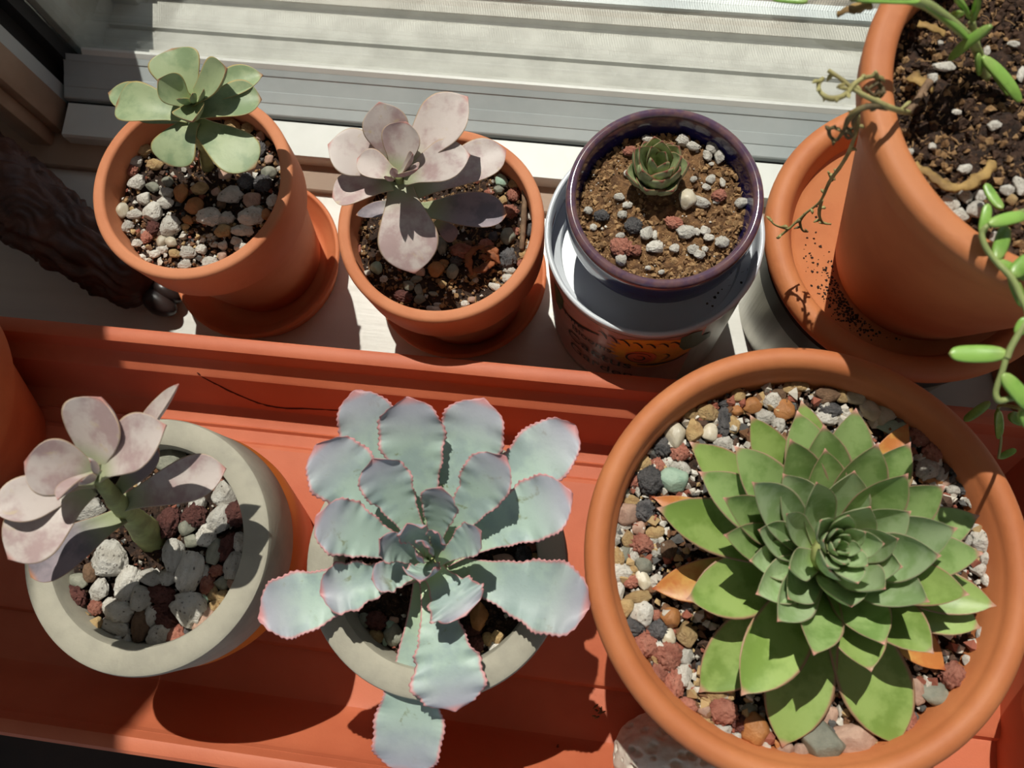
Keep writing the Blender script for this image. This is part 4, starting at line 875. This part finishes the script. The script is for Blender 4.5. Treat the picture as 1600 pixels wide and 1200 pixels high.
# lowest leaves, partly shaded or yellowing
for (tx, ty, tz, wd, k) in [(1222, 1168, .1485, 84, 'o'), (1402, 1166, .1485, 90, 'o'), (1092, 1082, .1485, 78, 'o'), (1018, 920, .150, 56, 'y'), (1018, 776, .152, 40, 'y'), (1478, 1048, .150, 50, 'y'), (1420, 660, .154, 44, 'y')]:
    tip = at(tx, ty, tz); d = tip - ax0; d.z = 0; d.normalize(); base = ax0 + d * .010; base.z = .149
    leaf(F, base, tip, px2m(wd, tz) * 1.15, M['leafFo' if k == 'o' else 'leafFy'], 'obov', arch=.05, cup=.15, th=.08, nu=18, label='yellowing old leaf' if k == 'y' else None)
rng = random.Random(4)
for k in range(16):                          # tight heart of the rosette
    a = math.radians(137.5 * k + 20); r_ = .0012 + .0007 * k; d = Vector((math.cos(a), math.sin(a), 0))
    b = apx + d * (r_ * .35) + Vector((0, 0, -.004)); t = apx + d * (r_ * 1.05) + Vector((0, 0, .0085 + .0004 * k))
    leaf(F, b, t, .0035 + .00042 * k, M['leafFi'], 'obov', arch=-.12, cup=.4, th=.1, nu=12, nv=6)
tag(F, 'large green many-leaved rosette with pink-tipped leaves filling the wide bowl', 'succulent')

# plant G: trailing string succulent in the tall pot
Gp = empty('string_succulent', at(1520, 90, Z4)); mG = M['leafG']
def stemG(pts, r0, r1, mat=None, parent=None, name='stem', **kw):
    P_ = [at(*p) for p in pts]
    if parent is not None and parent.name.startswith('dried_shoot'):
        r0 *= .85; r1 *= .75; rq = random.Random(int(pts[0][0]) + len(pts))
        for i in range(1, len(P_)):
            d_ = Vector((rq.uniform(-1, 1), rq.uniform(-1, 1), rq.uniform(-.4, .6))).normalized() * rq.uniform(.002, .0045)
            q_ = P_[i].lerp(P_[i - 1], .4)
            tube('withered_leaf', [q_, q_ + d_ * .6 + Vector((0, 0, .0005)), q_ + d_], [.0004, .0008, .0002], mat, parent, seg=5, n=3, flat=.6, rough=.4)
    return tube(name, P_, [r0] * (len(P_) // 2) + [r1] * (len(P_) - len(P_) // 2), mat or M['stemG'], parent or Gp, **kw)
def ban(b, t, wpx, arch=.05, **kw):
    return leaf(Gp, at(*b), at(*t), px2m(wpx, (b[2] + t[2]) / 2) * 1.15, mG, 'banana', arch=arch, cup=-.05, th=.42, nu=16, nv=8, **kw)
stemG([(1330, -6, .2650), (1400, -4, .2650), (1440, 4, .2630), (1472, 24, .2580), (1512, 58, .2450), (1528, 82, .2300), (1542, 124, Z4)], .0016, .0016)
ban((1440, 3, .2640), (1516, 62, .2470), 15, arch=.08)
ban((1330, -2, .2650), (1440, 2, .2650), 13, arch=.03)
ban((1262, 2, .2650), (1205, -3, .2630), 13)
ban((1548, 40, .2550), (1481, 94, .2382), 18, arch=.1)
ban((1535, 88, .2328), (1596, 160, .2245), 20, arch=.12)
ban((1540, 90, .2314), (1578, 150, .2218), 14, arch=.05)
ban((1528, 84, .2341), (1532, 118, .2273), 13)
ban((1495, -6, .2580), (1516, 28, .2430), 16)
ban((1530, -6, .2550), (1518, 34, .2382), 14)
ban((1490, 26, .2450), (1502, 18, .2550), 15)
stemG([(1518, 34, .2382), (1524, 60, .2328), (1528, 84, .2300)], .0012, .0012)
# right trail over the rim
stemG([(1600, 330, .244), (1572, 340, .247), (1544, 352, .249), (1534, 364, .248), (1540, 386, .247), (1556, 408, .246), (1580, 434, .246), (1594, 462, .245), (1606, 490, .244), (1598, 510, .243), (1580, 542, .241), (1573, 560, .240)], .0009, .0010)
stemG([(1573, 556, .240), (1566, 580, .238), (1556, 612, .235), (1562, 626, .234), (1580, 622, .234), (1598, 624, .234), (1612, 634, .232)], .0009, .0010)
ban((1574, 552, .240), (1483, 552, .238), 24, arch=-.06)
ban((1544, 350, .250), (1604, 336, .248), 18, arch=.12)
ban((1534, 366, .248), (1544, 318, .250), 14, arch=.1)
ban((1566, 326, .234), (1540, 286, .232), 15, arch=-.1)
ban((1556, 406, .246), (1572, 352, .242), 20, arch=.1)
ban((1580, 432, .246), (1612, 400, .246), 22)
ban((1560, 408, .246), (1608, 436, .242), 16)
ban((1580, 430, .245), (1600, 480, .240), 16)
ban((1566, 584, .238), (1612, 640, .234), 22, arch=.1)
ban((1600, 640, .232), (1616, 668, .228), 24)
ban((1590, 524, .242), (1604, 496, .244), 16)
stemG([(1613, 636, .232), (1604, 640, .190), (1562, 634, .140), (1562, 660, .130), (1564, 688, .122), (1560, 716, .114)], .0007, .0006)
ban((1547, 628, .138), (1506, 658, .130), 12)
ban((1560, 642, .136), (1562, 686, .122), 13)
ban((1560, 716, .114), (1588, 702, .116), 9)
ban((1578, 648, .136), (1600, 660, .134), 16)
tag(Gp, 'green trailing string succulent with banana-shaped leaves in the tall right pot', 'succulent')
# dried shoots hanging over the rim
DS = empty('dried_shoot', at(1416, 176, Z4))
stemG([(1452, 128, .2273), (1436, 152, .2300), (1418, 176, .2355)], .0017, .0015, M['twig'], DS, rough=.2)
stemG([(1420, 176, .2355), (1396, 170, .2490), (1364, 156, .2530), (1338, 142, .2550), (1312, 122, .2550), (1294, 110, .2550)], .0011, .0009, M['dry_green'], DS, rough=.2)
stemG([(1330, 138, .2550), (1318, 150, .2550), (1298, 154, .2550), (1283, 146, .2550), (1279, 132, .2550), (1286, 122, .2550)], .0011, .0009, M['dry_green'], DS, rough=.2)
stemG([(1322, 150, .2550), (1334, 132, .2560), (1350, 122, .2550), (1366, 120, .2540), (1374, 128, .2520), (1368, 112, .2570)], .0009, .0007, M['dry_green'], DS, rough=.2)
stemG([(1372, 130, .2510), (1380, 142, .2510), (1374, 152, .2510), (1362, 146, .2520), (1352, 136, .2530)], .0008, .0007, M['dry_dark'], DS, rough=.2)
stemG([(1388, 168, .2500), (1362, 166, .2520), (1340, 172, .2510), (1326, 186, .2470), (1318, 204, .2410), (1308, 218, .2355), (1298, 214, .2369), (1296, 202, .2396), (1306, 198, .2410)], .0012, .0008, M['dry_dark'], DS, rough=.2)
stemG([(1340, 176, .2490), (1334, 192, .2430), (1336, 206, .2355), (1326, 216, .2300), (1318, 206, .2328)], .0010, .0007, M['dry_dark'], DS, rough=.2)
stemG([(1340, 180, .2470), (1338, 206, .2300), (1322, 246, .2025), (1296, 284, .1750), (1282, 314, .1585), (1258, 334, .1475), (1232, 358, .1393), (1214, 372, .1338)], .0009, .0007, M['dry_green'], DS, rough=.2)
stemG([(1284, 312, .1585), (1280, 334, .1475), (1286, 348, .1406), (1298, 350, .1379)], .0009, .0006, M['dry_green'], DS, rough=.2)
stemG([(1258, 334, .1475), (1250, 346, .1420), (1254, 360, .1365), (1262, 362, .1338)], .0008, .0006, M['dry_dark'], DS, rough=.2)
stemG([(1296, 284, .1750), (1306, 272, .1778), (1314, 262, .1833)], .0007, .0005, M['dry_green'], DS)
stemG([(1300, 282, .1723), (1294, 268, .1778)], .0008, .0005, M['dry_green'], DS)
stemG([(1232, 358, .1393), (1212, 352, .1448), (1204, 344, .1475)], .0008, .0005, M['dry_green'], DS)
tag(DS, 'curled dry shoot hanging over the left rim of the tall right pot', 'dried shoot')
dl = empty('dried_leaf', at(1480, 285, Z4))
stemG([(1428, 256, Z4 + .006), (1452, 272, Z4 + .007), (1480, 292, Z4 + .008), (1512, 290, Z4 + .008), (1538, 272, Z4 + .007), (1552, 252, Z4 + .006)], .0016, .0018, M['dry'], dl, flat=.3, rough=1.0, name='leaf_strip')
tag(dl, 'curved tan dry leaf on the soil of the tall right pot', 'dried leaf')
dl = empty('dried_leaf', at(1440, 130, Z4))
stemG([(1422, 118, Z4 + .006), (1440, 130, Z4 + .007), (1458, 142, Z4 + .006)], .0022, .0016, M['dry'], dl, flat=.3, rough=1.0, name='leaf_strip')
tag(dl, 'yellow-brown dry leaf beside the broken twig in the tall right pot', 'dried leaf')
dl = empty('dried_leaf', at(1330, 20, .2590))
stemG([(1308, 22, .2590), (1322, 16, .2610), (1340, 14, .2610), (1362, 4, .2630)], .0012, .0018, M['dry'], dl, flat=.3, rough=1.0, name='leaf_strip')
tag(dl, 'withered tan leaf at the top edge beside the tall right pot', 'dried leaf')
dl = empty('dried_leaf', at(1460, 40, .2300))
stemG([(1434, 38, Z4 + .008), (1456, 42, Z4 + .009), (1476, 54, Z4 + .007)], .0014, .0012, M['dry'], dl, flat=.3, rough=1.0, name='leaf_strip')
tag(dl, 'small withered leaf on dark soil under the green stem of the tall pot', 'dried leaf')

# ---------------------------------------------------------------- carved foot on the sill
fig = empty('carved_figurine', at(120, 400, 0.0))
p0, p1 = at(-60, 255, .040), at(228, 452, .020)
v, f = [], []; nu, nv = 120, 96
for i in range(nu + 1):
    u = i / nu; c = p0.lerp(p1, u); c.z = .034 * (1 - u) ** 0.8 + .016
    T = (p1 - p0); T.z = 0; T.normalize(); Sd = Vector((-T.y, T.x, 0))
    r_ = (.030 * (1 - u) + .0165 * u) * (1 if u < .93 else math.sqrt(max(0.02, 1 - ((u - .93) / .075) ** 2)))
    for k in range(nv):
        a = 2 * PI * k / nv
        fur = math.sin(a * 9 + 7 * noise.noise(Vector((u * 5, a * 0.9, 0))) + u * 5) * .0013 + .0022 * noise.noise(Vector((u * 14, math.cos(a) * 3, math.sin(a) * 3))) + .0012 * math.sin(a * 21 + 12 * noise.noise(Vector((u * 9, a, 5))) + u * 16)
        rr = r_ + fur * (1 if u < .95 else .4)
        z = c.z + math.sin(a) * rr * (0.85 if math.sin(a) > 0 else 1)
        q = c + Sd * math.cos(a) * rr; v.append((q.x, q.y, max(0.0003, z)))
for i in range(nu):
    for k in range(nv):
        k2 = (k + 1) % nv; f.append((i * nv + k, i * nv + k2, (i + 1) * nv + k2, (i + 1) * nv + k))
f.append(tuple(range(nv - 1, -1, -1))); f.append(tuple(nu * nv + k for k in range(nv)))
link('shaggy_leg', v, f, M['carved'], fig, True)
T = (p1 - p0); T.z = 0; T.normalize(); Sd = Vector((-T.y, T.x, 0))
for sgn, sc_ in ((-0.25, 1.0), (0.75, 0.8)):
    bm = bmesh.new(); bmesh.ops.create_icosphere(bm, subdivisions=3, radius=1)
    c = p1 + T * .007 + Sd * (.008 * sgn); c.z = .0098
    for q in bm.verts:
        d = q.co.copy(); d.z = max(d.z, -0.95); k = 1 - .25 * max(0, d.x)
        q.co = c + T * d.x * .0125 * sc_ + Sd * d.y * .0085 * k * sc_ + Vector((0, 0, d.z * .0098 * (1 - .2 * d.x)))
    me = bpy.data.meshes.new('hoof'); bm.to_mesh(me); bm.free(); me.shade_smooth(); me.materials.append(M['hoof']); linkmesh('hoof', me, fig)
tag(fig, 'dark brown carved shaggy animal leg with smooth hoof in the shaded corner', 'figurine')

# ---------------------------------------------------------------- small debris on the tray
rg = random.Random(8)
def sprig(px, py, label, mat, n, s):
    e = empty('dried_sprig', at(px, py, ZF + .004))
    for i in range(n):
        a = rg.uniform(0, 6.3); p = at(px, py, ZF + .0052) + Vector((rg.gauss(0, s * .3), rg.gauss(0, s * .3), 0)); d = Vector((math.cos(a), math.sin(a), rg.uniform(0, .5))) * s * rg.uniform(.3, .8)
        tube('fragment', [p - d * .5, p + Vector((0, 0, s * .15)), p + d * .5], [s * .04, s * .10, s * .03], mat, e, seg=5, n=3, rough=.5)
    tag(e, label, 'debris')
sprig(935, 1110, 'dark dried flower fragment on the sunlit strip of the tray', M['dry_dark'], 9, .0055)
sprig(846, 1182, 'tiny dark crumb cluster on the shaded tray near the long bottom leaf', M['dry_dark'], 6, .0035)
sp = tube('dried_sprig', [at(855, 1192, ZF + .005), at(864, 1184, ZF + .006), at(870, 1172, ZF + .007), at(872, 1163, ZF + .006)], [.0003, .0007, .0011, .0003], M['dry_brown'], rough=.3)
tag(sp, 'small rust-brown dried sprig lying on the shaded tray floor', 'debris')
